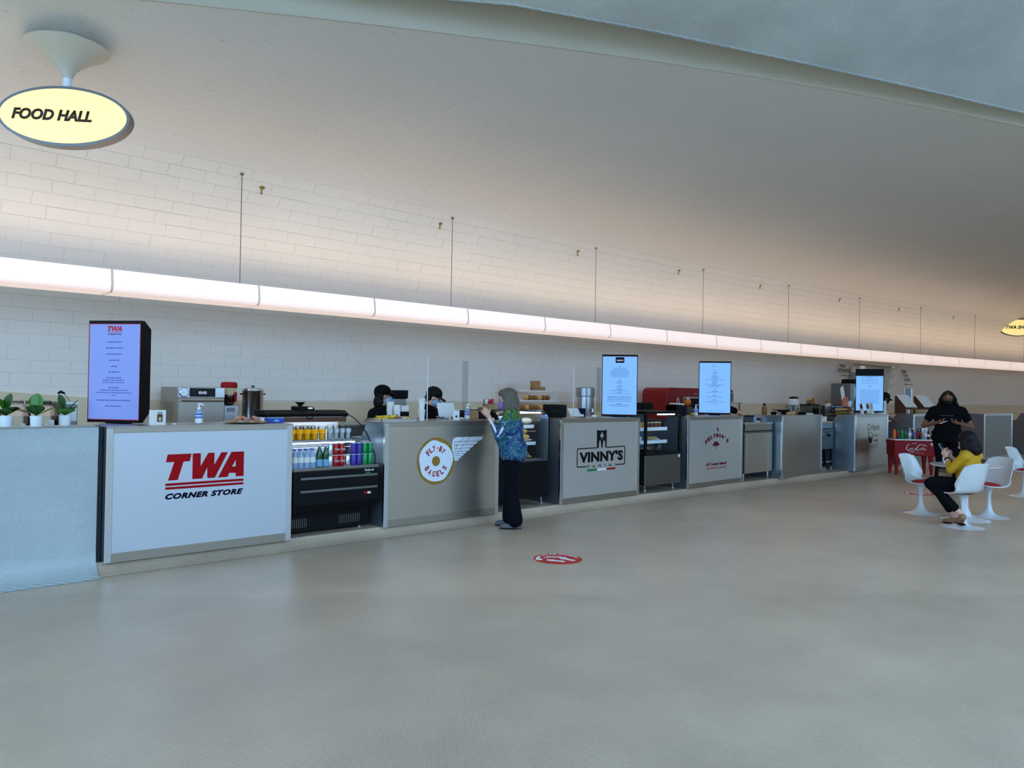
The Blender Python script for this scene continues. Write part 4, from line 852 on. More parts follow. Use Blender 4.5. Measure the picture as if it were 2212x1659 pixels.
t = thing('scale_recess', 'sunken steel ledge between the blank counter and the crepe counter', 'ledge', (14.95, 7.20, ZP)); MB().box(0, 0.71, 0.0, 0.6, 0.86, 0.98).build('ledge_body', 'steel', t); MB().box(0, 0.71, 0.0, 0.6, 0.98, 1.0).build('ledge_top', 'cloth_cream', t); MB().box(0.08, 0.1, 0.1, 0.5, 1.0, 1.1).build('ledge_rib', 'white', t); MB().box(0.62, 0.65, 0.1, 0.5, 1.0, 1.1).build('ledge_rib', 'white', t)
# ------------------------------------------------------------------ things on the left low wall and counter
ZT = 1.25
def leaf_mesh(L_, w, curl=0.25, fold=0.2):
    mb = MB(); nu, nv = 6, 10
    def fn(u, v):
        uu_ = (u-0.5)*2; ww = w*0.75*(0.08+0.92*math.sin(math.pi*min(1, max(0, v)**1.35))**0.9)*(1 if v < 0.999 else 0.2); x = uu_*ww
        return (x, L_*v*math.cos(curl*v), L_*v*math.sin(curl*v)*0.8+fold*abs(x)-curl*L_*0.6*v*v)
    mb.grid(fn, nu, nv); return mb
def plant(label, x, y, spec):
    t = thing('potted_plant', label, 'plant', (x, y, ZT+0.002))
    p = MB().lathe([(0.038, 0), (0.042, 0.006), (0.044, 0.078), (0.047, 0.079), (0.047, 0.088), (0.041, 0.088), (0.040, 0.072), (0, 0.072)], 24).build('pot', 'pot', t, smooth=True)
    MB().lathe([(0.0395, 0.073), (0, 0.078)], 16).build('soil', 'soil', p)
    MB().tube([(0, 0, 0.075), (0.003, 0, 0.11)], 0.004, 6).build('stem', 'leaf_dark', t)
    for (az, el, L_, w, mat, z, roll_) in spec:
        o = leaf_mesh(L_, w).build('leaf', mat, t, True, (0, 0, z), 0, solid=0.0012); o.rotation_mode = 'XYZ'
        o.matrix_local = Matrix.Translation((0, 0, z)) @ Matrix.Rotation(R(az-90), 4, 'Z') @ Matrix.Rotation(R(el), 4, 'X') @ Matrix.Rotation(R(roll_), 4, 'Y')
# azimuth 342 = towards picture right, 252 = towards the camera
plant('leafy plant in white pot at the picture left edge', 1.165, 7.33, [(150, 62, 0.15, 0.075, 'leaf', 0.10, 0), (20, 75, 0.17, 0.085, 'leaf_dark', 0.11, 0), (300, 35, 0.12, 0.09, 'leaf_dark', 0.09, 0), (345, 22, 0.12, 0.06, 'leaf_dark', 0.10, 10), (180, 15, 0.11, 0.07, 'leaf_under', 0.09, 0), (240, 30, 0.10, 0.075, 'leaf_dark', 0.09, 0)])
plant('leafy plant in white pot, middle of three on the mosaic wall', 1.36, 7.25, [(40, 84, 0.18, 0.09, 'leaf', 0.10, 0), (165, 12, 0.15, 0.075, 'leaf_under', 0.10, 0), (345, 25, 0.15, 0.06, 'leaf', 0.09, 0), (250, 48, 0.12, 0.09, 'leaf_dark', 0.09, 0), (200, 45, 0.11, 0.08, 'leaf_dark', 0.09, 0)])
plant('leafy plant in white pot nearest the tall menu screen', 1.585, 7.33, [(160, 72, 0.17, 0.05, 'leaf_dark', 0.11, 60), (345, 42, 0.15, 0.05, 'leaf', 0.12, 0), (165, 38, 0.13, 0.045, 'leaf_under', 0.11, 40), (260, 25, 0.12, 0.10, 'leaf', 0.09, 0), (320, 30, 0.11, 0.09, 'leaf_dark', 0.10, 0), (60, 30, 0.11, 0.08, 'leaf_under', 0.10, 0)])
sh = struct(MB().box(-1.0, 1.79, 7.47, 8.5, 0.0, 1.02).build('trim_9', 'plaster'))
for i, (x, lab) in enumerate(((0.98, 'clear acrylic bin of paper packets behind the leftmost plant'), (1.20, 'clear acrylic bin of paper packets behind the middle plant'), (1.42, 'clear acrylic bin of paper packets behind the plant nearest the screen'))):
    t = thing('acrylic_bin', lab, 'bin', (x, 7.78, 1.02)); w = 0.205
    MB().box(0, w, 0, 0.004, 0, 0.30).build('front_wall', 'acrylic', t); MB().box(0, w, 0.30, 0.304, 0, 0.44).build('back_wall', 'acrylic', t)
    for xx in (0, w-0.004): MB().ext([(0.004, 0), (0.004, 0.30), (0.30, 0.44), (0.30, 0)], xx, xx+0.004, 'x').build('side_wall', 'acrylic', t)
    MB().ext([(0.0, 0.30), (0.0, 0.306), (0.30, 0.446), (0.30, 0.44)], 0, w, 'x').build('lid', 'acrylic', t)
    for k_ in range(4):
        MB().box(0.02+0.045*k_, 0.055+0.045*k_, 0.03+0.02*(k_ % 2), 0.18, 0.004, 0.20+0.03*((k_+i) % 3)).build('paper_packet', ('paper', 'white', 'cloth_cream', 'paper')[(k_+i) % 4], t)
t = thing('steel_box', 'dull steel box behind the tall menu screen', 'box', (1.64, 7.80, 1.02)); MB().box(0, 0.148, 0, 0.35, 0, 0.40).build('box_body', 'steel_dark', t, bevel=0.01); MB().box(0.01, 0.14, -0.006, 0, 0.25, 0.37).build('box_panel', 'steel', t); MB().box(-0.004, 0.15, -0.004, 0.35, 0.40, 0.425).build('box_lid', 'steel', t)
t = thing('wire_tongs', 'blue-handled wire tongs standing behind the right plant', 'tongs', (1.64, 7.83, 1.447)); MB().tube([(0, 0, 0.0), (-0.005, 0, 0.075)], 0.003, 6).build('arm', 'steel_dark', t); MB().tube([(0.045, 0, 0.07), (0.09, 0, 0.0)], 0.003, 6).build('arm', 'line_dark', t); MB().tube([(-0.008, 0, 0.072), (0.015, 0, 0.088), (0.05, 0, 0.072)], [0.008, 0.014, 0.008], 8).build('grip', 'navy', t, smooth=True)
t = thing('gift_box', 'small white box with a dark picture window beside the tall screen', 'box', (2.30, 7.22, ZT), R(10)); MB().box(-0.06, 0.06, -0.03, 0.04, 0, 0.135).build('carton', 'paper', t, bevel=0.002); MB().box(-0.022, 0.028, -0.0315, -0.0305, 0.03, 0.10).build('picture', 'brown', t); MB().ell((0.004, -0.032, 0.055), (0.014, 0.002, 0.02)).build('picture_motif', 'cloth_cream', t); MB().box(-0.017, 0.023, -0.0315, -0.0305, 0.108, 0.116).build('box_print', 'line_dark', t)
tag(MB().lathe([(0.02, 0), (0.024, 0.006), (0.012, 0.014), (0, 0.014)], 12).build('bottle_cap', 'white', None, True, (2.45, 7.24, ZT)), 'small white cap lying on the airline counter', 'cap')
def sanitizer(label, x, y, rot=0):
    t = thing('hand_sanitizer', label, 'bottle', (x, y, ZT), rot, None)
    MB().lathe([(0.031, 0), (0.034, 0.004), (0.034, 0.105), (0.028, 0.122), (0.014, 0.132), (0.014, 0.14)], 20).build('bottle_body', 'water', t, smooth=True)
    l = MB().lathe([(0.0346, 0.06), (0.0346, 0.10)], 20).build('label_band', 'label_blue', t, smooth=True)
    MB().lathe([(0.0352, 0.074), (0.0352, 0.084)], 20).build('label_stripe', 'white', l, smooth=True); MB().lathe([(0.0346, 0.012), (0.0346, 0.055)], 20, T=Matrix.Scale(1, 4)).build('label_lower', 'paper', t)
    MB().lathe([(0.016, 0.138), (0.016, 0.158), (0.006, 0.162), (0.006, 0.182)], 14).build('pump_collar', 'white', t, smooth=True)
    MB().tube([(-0.012, 0, 0.186), (0.01, 0, 0.188), (0.03, 0, 0.186), (0.042, 0, 0.176)], [0.006, 0.008, 0.006, 0.004], 8).build('pump_head', 'white', t, smooth=True)
sanitizer('pump bottle of hand sanitizer on the airline counter', 2.68, 7.26, R(-30))
sanitizer('pump bottle of hand sanitizer on the bagel counter near the customer', 5.98, 7.335, R(-30))
sanitizer('pump bottle of hand sanitizer left of the hot dog menu screen', 10.95, 7.37, R(-30))
t = thing('snack_platter', 'round pale platter of wrapped snack bars on the airline counter', 'platter', (3.13, 7.26, ZT)); MB().lathe([(0.0, 0.003), (0.10, 0.003), (0.15, 0.010), (0.20, 0.018), (0.205, 0.022), (0.15, 0.016), (0.09, 0.008), (0, 0.008)], 32).build('dish', 'cloth_cream', t, smooth=True)
for i in range(9):
    m_ = ('candy_orange', 'candy_blue', 'candy_pink')[i % 3]; x = 3.00+0.033*i; o = MB().box(-0.045, 0.045, -0.017, 0.017, 0.0, 0.02).build('snack_bar', m_, None, False, (x, 7.24+0.045*((i % 3)-1), ZT+0.024+0.018*((i//2) % 2)), R(50+30*(i % 4)), bevel=0.006); o.rotation_euler = (R(10*((i % 3)-1)), R(-18), R(40+25*(i % 4)))
    tag(o, {0: 'orange', 1: 'pale blue', 2: 'pink'}[i % 3]+' wrapped snack bar on the platter at the airline counter', 'snack', 'snack bars on the platter')
t = thing('blue_tin', 'open blue box at the right end of the airline counter', 'box', (3.46, 7.33, ZT)); MB().box(-0.085, 0.085, -0.05, 0.05, 0.0, 0.045).build('tray_body', 'blue', t, bevel=0.004); MB().box(-0.078, 0.078, -0.044, 0.044, 0.045, 0.052).build('contents', 'candy_blue', t); MB().ell((0.0, -0.05, 0.022), (0.03, 0.002, 0.012)).build('badge', 'candy_blue', t)
# ------------------------------------------------------------------ back counter machines
ZB = 1.12
t = thing('speed_oven', 'stainless countertop oven with a digital clock behind the airline counter', 'oven', (3.13, 9.16, ZB))
MB().ext([(0, 0.03), (0, 0.44), (0.03, 0.475), (0.55, 0.475), (0.58, 0.45), (0.58, 0.03)], 0, 0.55, 'x').build('housing', 'steel_warm', t, bevel=0.006)
MB().box(0.0, 0.55, -0.02, 0.0, 0.35, 0.475).build('control_panel', 'steel_bright', t, bevel=0.008)
MB().box(0.13, 0.43, -0.026, -0.02, 0.362, 0.465).build('touch_screen', 'black_gloss', t); lettering('clock', '03:02', 0.28, -0.0262, 0.395, 0.095, 0.032, 'display_glow', t, bold=0.02)
k_ = MB().lathe([(0.055, 0), (0.055, 0.012), (0.046, 0.022), (0, 0.022)], 24, T=Matrix.Translation((0.065, -0.02, 0.412)) @ Matrix.Rotation(R(90), 4, 'X')).build('dial', 'steel_bright', t, smooth=True); MB().lathe([(0.058, 0), (0.058, 0.005), (0.05, 0.006)], 24, T=Matrix.Translation((0.065, -0.02, 0.412)) @ Matrix.Rotation(R(90), 4, 'X')).build('dial_ring', 'ring_blue', k_, smooth=True)
d = MB().box(0.004, 0.546, -0.018, 0.0, 0.04, 0.342).build('door', 'steel_warm', t, bevel=0.006); MB().tube([(0.02, -0.02, 0.315), (0.03, -0.05, 0.318), (0.28, -0.055, 0.318), (0.52, -0.05, 0.318), (0.535, -0.02, 0.315)], 0.011, 8).build('handle', 'steel_bright', d, smooth=True)
for k_ in range(8): MB().box(-0.003, 0.0, 0.15, 0.45, 0.08+0.028*k_, 0.092+0.028*k_).build('side_vent', 'steel_dark', t)
for x in (0.05, 0.5):
    for y in (0.06, 0.5): MB().cyl(x, y, 0, 0.015, 0.03, 10).build('foot', 'black', t)
t = thing('bean_dispenser', 'coffee grinder with red lid and dark bean hopper right of the oven', 'grinder', (3.80, 9.32, ZB))
MB().box(-0.09, 0.09, -0.09, 0.12, 0, 0.26).build('body', 'steel', t, bevel=0.008); MB().box(-0.06, 0.04, -0.093, -0.09, 0.18, 0.23).build('plate', 'steel_dark', t)
MB().lathe([(0.04, 0.26), (0.06, 0.27), (0.085, 0.32), (0.09, 0.36), (0.088, 0.39)], 20).build('bean_hopper', 'cola', t, smooth=True); MB().lathe([(0.088, 0.39), (0.088, 0.475)], 20).build('hopper_glass', 'cloth_cream', t, smooth=True)
MB().lathe([(0.098, 0.475), (0.1, 0.49), (0.098, 0.53), (0.08, 0.545), (0, 0.547)], 20).build('lid', 'red', t, smooth=True); MB().box(0.03, 0.06, -0.10, -0.085, 0.30, 0.42).build('slide_lever', 'red', t)
t = thing('coffee_urn', 'tall polished steel coffee urn with black handles behind the counter', 'urn', (4.11, 9.33, ZB))
MB().lathe([(0.125, 0.02), (0.128, 0.03), (0.128, 0.43), (0.132, 0.435), (0.132, 0.445)], 28).build('tank', 'steel_bright', t, smooth=True); l = MB().lathe([(0.13, 0.445), (0.125, 0.465), (0.09, 0.48), (0.0, 0.484)], 28).build('lid', 'steel_bright', t, smooth=True); MB().lathe([(0.01, 0.48), (0.01, 0.49), (0.022, 0.498), (0.022, 0.505), (0, 0.507)], 12).build('lid_knob', 'black', l, smooth=True)
for s_ in (-1, 1): MB().tube([(s_*0.128, 0, 0.40), (s_*0.165, 0, 0.40)], 0.009, 8).build('side_handle', 'black', t)
MB().lathe([(0.12, 0), (0.13, 0.02)], 20).build('base', 'black', t); MB().tube([(0, -0.125, 0.06), (0, -0.17, 0.06), (0, -0.175, 0.03)], 0.01, 8).build('tap', 'black', t)
t = thing('kitchen_scale', 'black weighing scale with small lit display on top of the drinks cooler', 'scale', (4.05, 7.88, ZP+1.262)); MB().ext([(-0.09, 0), (-0.1, 0.03), (-0.08, 0.045), (0.08, 0.04), (0.10, 0.02), (0.10, 0)], -0.09, 0.09, 'y').build('base', 'black', t, bevel=0.004); MB().box(0.02, 0.075, -0.092, -0.09, 0.015, 0.032).build('readout', 'display_glow', t); MB().lathe([(0.02, 0.04), (0.025, 0.055), (0.055, 0.085), (0.058, 0.09), (0, 0.09)], 18, (-0.03, 0, 0)).build('weighing_bowl', 'steel_dark', t, smooth=True)
t = thing('drip_brewer', 'steel and black coffee brewer between the two capped workers', 'brewer', (6.24, 9.3, ZB)); MB().box(-0.10, 0.12, -0.1, 0.15, 0, 0.36).build('body', 'steel', t, bevel=0.008); MB().box(-0.11, 0.13, -0.13, 0.16, 0.36, 0.48).build('head', 'black', t, bevel=0.008); MB().tube([(0.04, -0.1, 0.14), (0.04, -0.14, 0.14), (0.04, -0.145, 0.10)], 0.009, 8).build('tap', 'black', t)
# --- bagel counter
t = thing('sheet_tray', 'silver tray with bananas and wrapped pastries on the bagel counter', 'tray', (4.83, 7.27, ZT)); MB().box(-0.235, 0.235, -0.16, 0.16, 0, 0.006).build('tray_floor', 'steel_bright', t)
for a_, b_, c_, d_ in ((-0.24, 0.24, -0.165, -0.158), (-0.24, 0.24, 0.158, 0.165), (-0.24, -0.233, -0.165, 0.165), (0.233, 0.24, -0.165, 0.165)): MB().box(a_, b_, c_, d_, 0, 0.03).build('tray_rim', 'steel_bright', t)
for i in range(6):
    t = thing('banana', 'ripe yellow banana on the silver tray at the bagel counter', 'banana', (4.66+0.035*i, 7.22+0.03*(i % 3), ZT+0.024+0.022*(i % 2)), R(20*(i % 3)-20), 'bananas on the tray')
    MB().tube([(-0.085, 0, 0.012), (-0.05, 0.012, 0.0), (0, 0.02, -0.002), (0.05, 0.012, 0.004), (0.08, 0, 0.016)], [0.007, 0.016, 0.018, 0.016, 0.008], 8).build('fruit', 'banana', t, smooth=True); MB().tube([(0.078, 0.001, 0.015), (0.098, -0.006, 0.024)], 0.005, 6).build('stem', 'banana_tip', t)
for i in range(6): tag(MB().ell((0, 0, 0.022), (0.05, 0.035, 0.022), 12, 8).build('wrapped_pastry', ('bread_dark', 'wrap', 'bread')[i % 3], None, True, (4.88+0.05*(i % 3)+0.01*i, 7.20+0.1*(i//3), ZT+0.008), R(40*i)), {0: 'dark', 1: 'pale film-wrapped', 2: 'golden'}[i % 3]+' pastry beside the bananas on the silver tray', 'pastry', 'pastries beside the bananas')
def papercup(label, x, y, z, n_, inv=False, group=None):
    t = thing('paper_cup_stack', label, 'cups', (x, y, z), 0, group)
    for k_ in range(n_):
        zz_ = 0.012*k_; pr = [(0.030, 0), (0.042, 0.112), (0.044, 0.114), (0.042, 0.117), (0.040, 0.113), (0.028, 0.004), (0, 0.004)]
        MB().lathe([(r, z_+zz_) for r, z_ in pr], 18).build('paper_cup', 'paper', t, smooth=True)
    return t
papercup('lower half of the white paper cup tower near the tray edge', 5.22, 7.24, ZT, 2); papercup('upper half of the white paper cup tower near the tray edge', 5.22, 7.24, ZT+0.1295, 2)
papercup('tall white paper cup stack left of the capped worker', 4.98, 7.53, ZT, 9); papercup('shorter white cup stack in front of the capped worker', 5.02, 7.45, ZT, 6)
t = thing('napkin_holder', 'black napkin holder with white napkins beside the cups', 'napkin holder', (5.13, 7.47, ZT)); MB().box(-0.05, 0.05, -0.04, 0.04, 0, 0.10).build('holder', 'black', t, bevel=0.008); MB().box(-0.04, 0.06, -0.012, 0.012, 0.10, 0.17).build('napkins', 'paper', t)
t = thing('register_tablet', 'white tilted register tablet on its stand on the bagel counter', 'tablet', (5.82, 7.53, ZT), R(-18)); MB().box(-0.11, 0.11, -0.006, 0.006, 0, 0.19, Matrix.Translation((0, 0, 0.03)) @ Matrix.Rotation(R(-28), 4, 'X')).build('tablet', 'white', t, bevel=0.004); MB().ext([(-0.02, 0), (0.12, 0), (0.10, 0.10), (0.05, 0.10)], -0.05, 0.05, 'x').build('stand', 'white', t); MB().tube([(0.0, -0.05, 0.01), (-0.06, -0.09, 0.01), (-0.1, -0.04, 0.012), (-0.05, -0.02, 0.03)], 0.005, 6).build('cable', 'black', t)
t = thing('card_reader_stand', 'small white stand with a dark square mark on the bagel counter', 'stand', (5.76, 7.28, ZT), R(-15)); MB().box(-0.042, 0.042, -0.012, 0.012, 0, 0.115).build('panel', 'white', t, bevel=0.004); MB().box(-0.014, 0.014, -0.0135, -0.012, 0.03, 0.055).build('mark', 'line_dark', t); MB().box(-0.042, 0.042, -0.03, 0.03, 0, 0.006).build('foot', 'white', t)
tag(MB().ell((0, 0, 0.016), (0.045, 0.03, 0.016), 8, 5).build('napkin_wad', 'paper', None, False, (5.86, 7.30, ZT)), 'crumpled white napkin next to the small white stand', 'napkin')
t = thing('card_terminal', 'black card terminal behind the sanitizer near the customer', 'terminal', (6.04, 7.50, ZT)); MB().ext([(-0.05, 0), (-0.05, 0.02), (0.03, 0.11), (0.05, 0.11), (0.05, 0)], -0.06, 0.06, 'x').build('case', 'black', t, bevel=0.004); MB().box(-0.04, 0.04, -0.03, -0.028, 0.04, 0.06).build('screen', 'black_gloss', t)
for nm, i, x0, x1, lab in (('sneeze_guard', 0, 5.42, 6.05, 'clear acrylic sneeze guard in front of the right capped worker'), ('sneeze_guard', 1, 7.98, 8.57, 'clear acrylic sneeze guard left of the bridge tower menu screen')):
    t = thing(nm, lab, 'screen', (x0, 7.41, ZT)); w = x1-x0; MB().box(0, w, 0, 0.006, 0, 0.73).build('sheet', 'acrylic', t); MB().box(0, 0.008, -0.002, 0.008, 0, 0.73).build('left_edge', 'white', t); MB().box(w-0.09, w, 0.0065, 0.009, 0.08, 0.73).build('side_wing', 'film', t)
    for x in (0.05, w-0.09): MB().box(x, x+0.04, -0.025, 0.03, 0, 0.006).build('foot', 'acrylic', t)
t = thing('tray_stack', 'stack of black and white trays beside the customer hands', 'trays', (6.06, 7.63, ZT))
for k_ in range(4): MB().box(-0.12, 0.12, -0.05, 0.06, 0.03*k_, 0.03*k_+0.026).build('stacked_tray', 'white' if k_ % 2 else 'black', t, bevel=0.004)
t = thing('snack_basket', 'wicker basket of shiny red snack bags behind the customer hands', 'basket', (6.80, 7.87, ZP+1.263)); MB().lathe([(0.07, 0), (0.10, 0.07), (0.104, 0.075), (0.095, 0.07), (0.066, 0.006), (0, 0.006)], 22).build('basket', 'wicker', t, smooth=True)
for k_ in range(7): MB().ext([(-0.035, 0), (0.035, 0), (0.045, 0.09), (0.02, 0.11), (-0.015, 0.1), (-0.045, 0.11)], -0.012, 0.012, 'y', Matrix.Translation((0.05*math.cos(k_*0.9), 0.05*math.sin(k_*0.9), 0.03)) @ Matrix.Rotation(k_*0.7, 4, 'Z') @ Matrix.Rotation(R(12*(k_ % 3-1)), 4, 'Y')).build('snack_bag', 'foil_red' if k_ != 4 else 'white', t)
tag(MB().box(-0.07, 0.07, -0.05, 0.05, 0, 0.11).build('sandwich_box', 'kraft', None, False, (6.16, 7.46, ZT), R(-10), bevel=0.01), 'brown sandwich box behind the register counter edge', 'box'); tag(MB().ell((0, 0, 0.018), (0.075, 0.055, 0.018)).build('wrapped_bun', 'wrap', None, True, (6.16, 7.46, ZT+0.112)), 'film-wrapped bun lying on the brown sandwich box', 'bun')
# ------------------------------------------------------------------ panini and hot dog stations
t = thing('label_printer', 'chunky black label printer on the left end of the bridge tower counter', 'printer', (7.60, 7.40, ZT), R(-12)); MB().box(-0.14, 0.03, -0.10, 0.10, 0.008, 0.19).build('left_block', 'black', t, bevel=0.014); MB().box(0.03, 0.14, -0.085, 0.10, 0.008, 0.185).build('right_block', 'black', t, bevel=0.014); MB().box(-0.125, 0.012, -0.103, -0.10, 0.03, 0.16).build('face_plate', 'black_rough', t); MB().box(-0.12, 0.008, -0.106, -0.103, 0.09, 0.11).build('slot', 'black_gloss', t)
for x in (-0.1, 0.1): MB().cyl(x, 0, 0, 0.015, 0.01, 8).build('foot', 'black', t)
t = thing('payment_tablet', 'white tilted payment tablet on the bridge tower counter', 'tablet', (8.20, 7.52, ZT), R(-10)); MB().box(-0.12, 0.12, -0.006, 0.006, 0, 0.15, Matrix.Translation((-0.02, -0.02, 0.01)) @ Matrix.Rotation(R(-40), 4, 'X')).build('tablet', 'white', t, bevel=0.003); MB().box(0.05, 0.14, 0.0, 0.08, 0, 0.13).build('dock', 'navy', t, bevel=0.006); MB().box(-0.03, 0.05, -0.01, 0.09, 0, 0.02).build('dock_base', 'steel_dark', t)
tag(MB().ell((0, 0, 0.022), (0.05, 0.04, 0.022), 9, 5).build('receipt_curl', 'paper', None, False, (8.30, 7.30, ZT)), 'curled white receipt in front of the payment tablet', 'paper')
t = thing('pastry_stand', 'three-tier clear acrylic pastry stand on the back counter', 'stand', (8.66, 9.20, ZB)); W = 0.95
for k_, (z, y0) in enumerate(((0.17, 0.0), (0.335, 0.10), (0.50, 0.20))): MB().box(0.05*k_, W-0.02*k_, y0, 0.5, z, z+0.008).build('tier', 'acrylic', t); MB().box(0.05*k_, W-0.02*k_, y0-0.006, y0, z-0.006, z+0.014).build('tier_lip', 'white', t)
for x in (0.0, W): MB().ext([(0.0, 0), (0.22, 0.508), (0.5, 0.508), (0.5, 0)], x, x+0.006, 'x').build('side_sheet', 'acrylic', t)
def pastry_row(x0, y, z, n_, lab, grp, mats):
    for i in range(n_):
        tag(MB().ell((0, 0, 0.045), (0.055+0.008*(i % 2), 0.05, 0.045), 12, 8).build('pastry', mats[i % len(mats)], None, True, (x0+0.105*i, y, z), R(50*i)), lab, 'pastry', grp)
pastry_row(8.93, 9.40, ZB+0.343, 6, 'golden muffin on the middle tier of the acrylic pastry stand', 'muffins on the middle tier', ['bread', 'bread_dark', 'bread_dark'])
pastry_row(8.76, 9.30, ZB+0.178, 6, 'brown pastry on the lowest tier of the acrylic pastry stand', 'pastries on the lowest tier', ['bread_dark', 'bread', 'bread_dark'])
tag(MB().box(-0.16, 0.16, -0.1, 0.1, 0, 0.11).build('white_box', 'paper_print', None, False, (8.90, 9.52, ZB+0.508), bevel=0.002), 'white printed carton on top of the acrylic pastry stand', 'box'); tag(MB().box(-0.15, 0.15, -0.1, 0.1, 0, 0.07).build('brown_box', 'cardboard', None, False, (9.27, 9.52, ZB+0.508)), 'flat brown carton on top of the pastry stand', 'box'); tag(MB().box(-0.07, 0.07, -0.06, 0.06, 0, 0.10).build('brown_bag', 'kraft', None, False, (9.27, 9.52, ZB+0.579), R(8)), 'tan paper bag standing on the flat brown carton', 'bag')
t = thing('hot_water_tower', 'tall steel hot water dispenser behind the clear guard', 'dispenser', (10.33, 9.30, ZB)); MB().lathe([(0.17, 0), (0.17, 0.12), (0.15, 0.13), (0.15, 0.42), (0.17, 0.43), (0.17, 0.57), (0.15, 0.585), (0, 0.585)], 24).build('tank', 'steel', t, smooth=True); MB().lathe([(0.152, 0.14), (0.152, 0.41)], 24).build('bright_band', 'steel_bright', t, smooth=True); MB().tube([(-0.05, -0.15, 0.2), (-0.05, -0.22, 0.2), (-0.05, -0.225, 0.15)], 0.012, 8).build('tap', 'steel_bright', t)
t = thing('black_caddy', 'black box caddy with white papers on top left of the hot dog counter', 'box', (10.47, 7.42, ZT)); MB().box(-0.13, 0.13, -0.10, 0.12, 0, 0.18).build('caddy', 'navy', t, bevel=0.01); MB().box(-0.13, 0.0, -0.101, 0.121, 0.02, 0.185).build('caddy_side', 'black', t, bevel=0.008); MB().box(-0.09, 0.12, -0.06, 0.08, 0.19, 0.21, Matrix.Rotation(R(3), 4, 'Y')).build('papers', 'paper', t)
t = thing('kraft_bag', 'brown kraft paper bag with a white string handle beside the black caddy', 'bag', (10.70, 7.54, ZT)); MB().box(-0.075, 0.085, -0.06, 0.06, 0, 0.20).build('bag_body', 'kraft', t, bevel=0.004); MB().tube([(-0.05, 0, 0.2), (-0.045, 0, 0.27), (-0.02, 0, 0.30), (0.01, 0, 0.27), (0.015, 0, 0.2)], 0.004, 6).build('handle', 'paper', t)
t = thing('spice_jar', 'little yellow-capped jar left of the sanitizer on the hot dog counter', 'jar', (10.74, 7.30, ZT)); MB().lathe([(0.026, 0), (0.026, 0.03), (0.022, 0.035)], 14).build('jar', 'gold', t); MB().cyl(0, 0, 0.035, 0.026, 0.018, 14).build('lid', 'banana', t)
t = thing('red_oven', 'rounded glossy red oven with a dark mouth on the back counter', 'oven', (12.30, 9.05+bend(12.9), ZB)); sp = [(0, 0), (0, 0.50), (0.02, 0.56), (0.07, 0.60), (0.14, 0.62), (1.16, 0.62), (1.23, 0.60), (1.28, 0.56), (1.30, 0.50), (1.30, 0)]
MB().ext(sp, 0.0, 0.6, 'y').build('shell', 'oven_red', t, bevel=0.015); MB().box(0.52, 1.1, -0.03, 0.0, 0.17, 0.44).build('mouth_frame', 'steel', t); MB().box(0.56, 1.06, -0.034, -0.028, 0.20, 0.41).build('mouth', 'black', t); MB().cyl(0.95, -0.02, 0.5, 0.03, 0.01, 12, T=None).build('badge', 'steel', t)
t = thing('orange_jug', 'round orange jug with white cap in front of the red oven', 'jug', (12.84, 8.84, ZB)); MB().box(-0.08, 0.08, -0.06, 0.04, 0, 0.25).build('pedestal', 'steel_dark', t); MB().ell((0, -0.01, 0.33), (0.085, 0.06, 0.08)).build('jug_body', 'orange', t, smooth=True); MB().cyl(0, -0.01, 0.40, 0.03, 0.03, 12).build('cap', 'white', t)
t = thing('wall_outlet', 'small white wall outlet with black sockets above the cream dado', 'outlet', (12.67, 9.885, 1.41)); MB().box(-0.05, 0.05, -0.004, 0.03, 0.0, 0.15).build('plate', 'white', t)
for z in (0.03, 0.10): MB().box(-0.03, 0.03, -0.008, -0.003, z, z+0.03).build('socket', 'black', t)
t = thing('wall_shelf', 'steel shelf on posts behind the hot dog menu screen', 'shelf', (14.15, 9.10+bend(14.5), ZB)); MB().box(0, 0.85, 0, 0.4, 0.315, 0.335).build('board', 'steel_bright', t)
for x in (0.02, 0.8):
    for y in (0.02, 0.36): MB().box(x, x+0.025, y, y+0.025, 0, 0.315).build('post', 'steel', t)
t = thing('microwave', 'small silver microwave on the shelf right of the hot dog screen', 'microwave', (14.2, 9.12+bend(14.5), ZB+0.335)); MB().box(0, 0.5, 0, 0.34, 0, 0.22).build('case', 'steel', t, bevel=0.006); MB().box(0.02, 0.36, -0.006, 0, 0.02, 0.2).build('door', 'black_gloss', t); MB().box(0.38, 0.48, -0.005, 0, 0.03, 0.19).build('keypad', 'steel_dark', t)
for i in range(4): tag(MB().lathe([(0.035, 0), (0.038, 0.05), (0.03, 0.07), (0.03, 0.085), (0, 0.085)], 12).build('small_jar', ('maroon', 'greens', 'bread_dark', 'wrap')[i], None, True, (14.3+0.1*i, 9.28+bend(14.5), ZB+0.556)), ('maroon', 'green', 'brown', 'pale')[i]+' little jar standing on the silver microwave', 'jar')
for i, (z, m_) in enumerate(((0.335, 'orange'), (0.43, 'bread_dark'), (0.515, 'maroon'))): tag(MB().lathe([(0.04, 0), (0.042, 0.07), (0.03, 0.08), (0, 0.081)], 12).build('spice_tin', m_, None, True, (14.85, 9.28+bend(14.5), ZB+z+0.001*i)), ('orange', 'brown', 'maroon')[i]+' tin in the short stack right of the microwave', 'tin')
tag(MB().lathe([(0.04, 0), (0.045, 0.02), (0.045, 0.12), (0.03, 0.15), (0.03, 0.17), (0, 0.17)], 14).build('sauce_jar', 'bread_dark', None, True, (14.75, 8.98+bend(14.6), ZB)), 'brown glass sauce jar beneath the microwave shelf', 'jar')
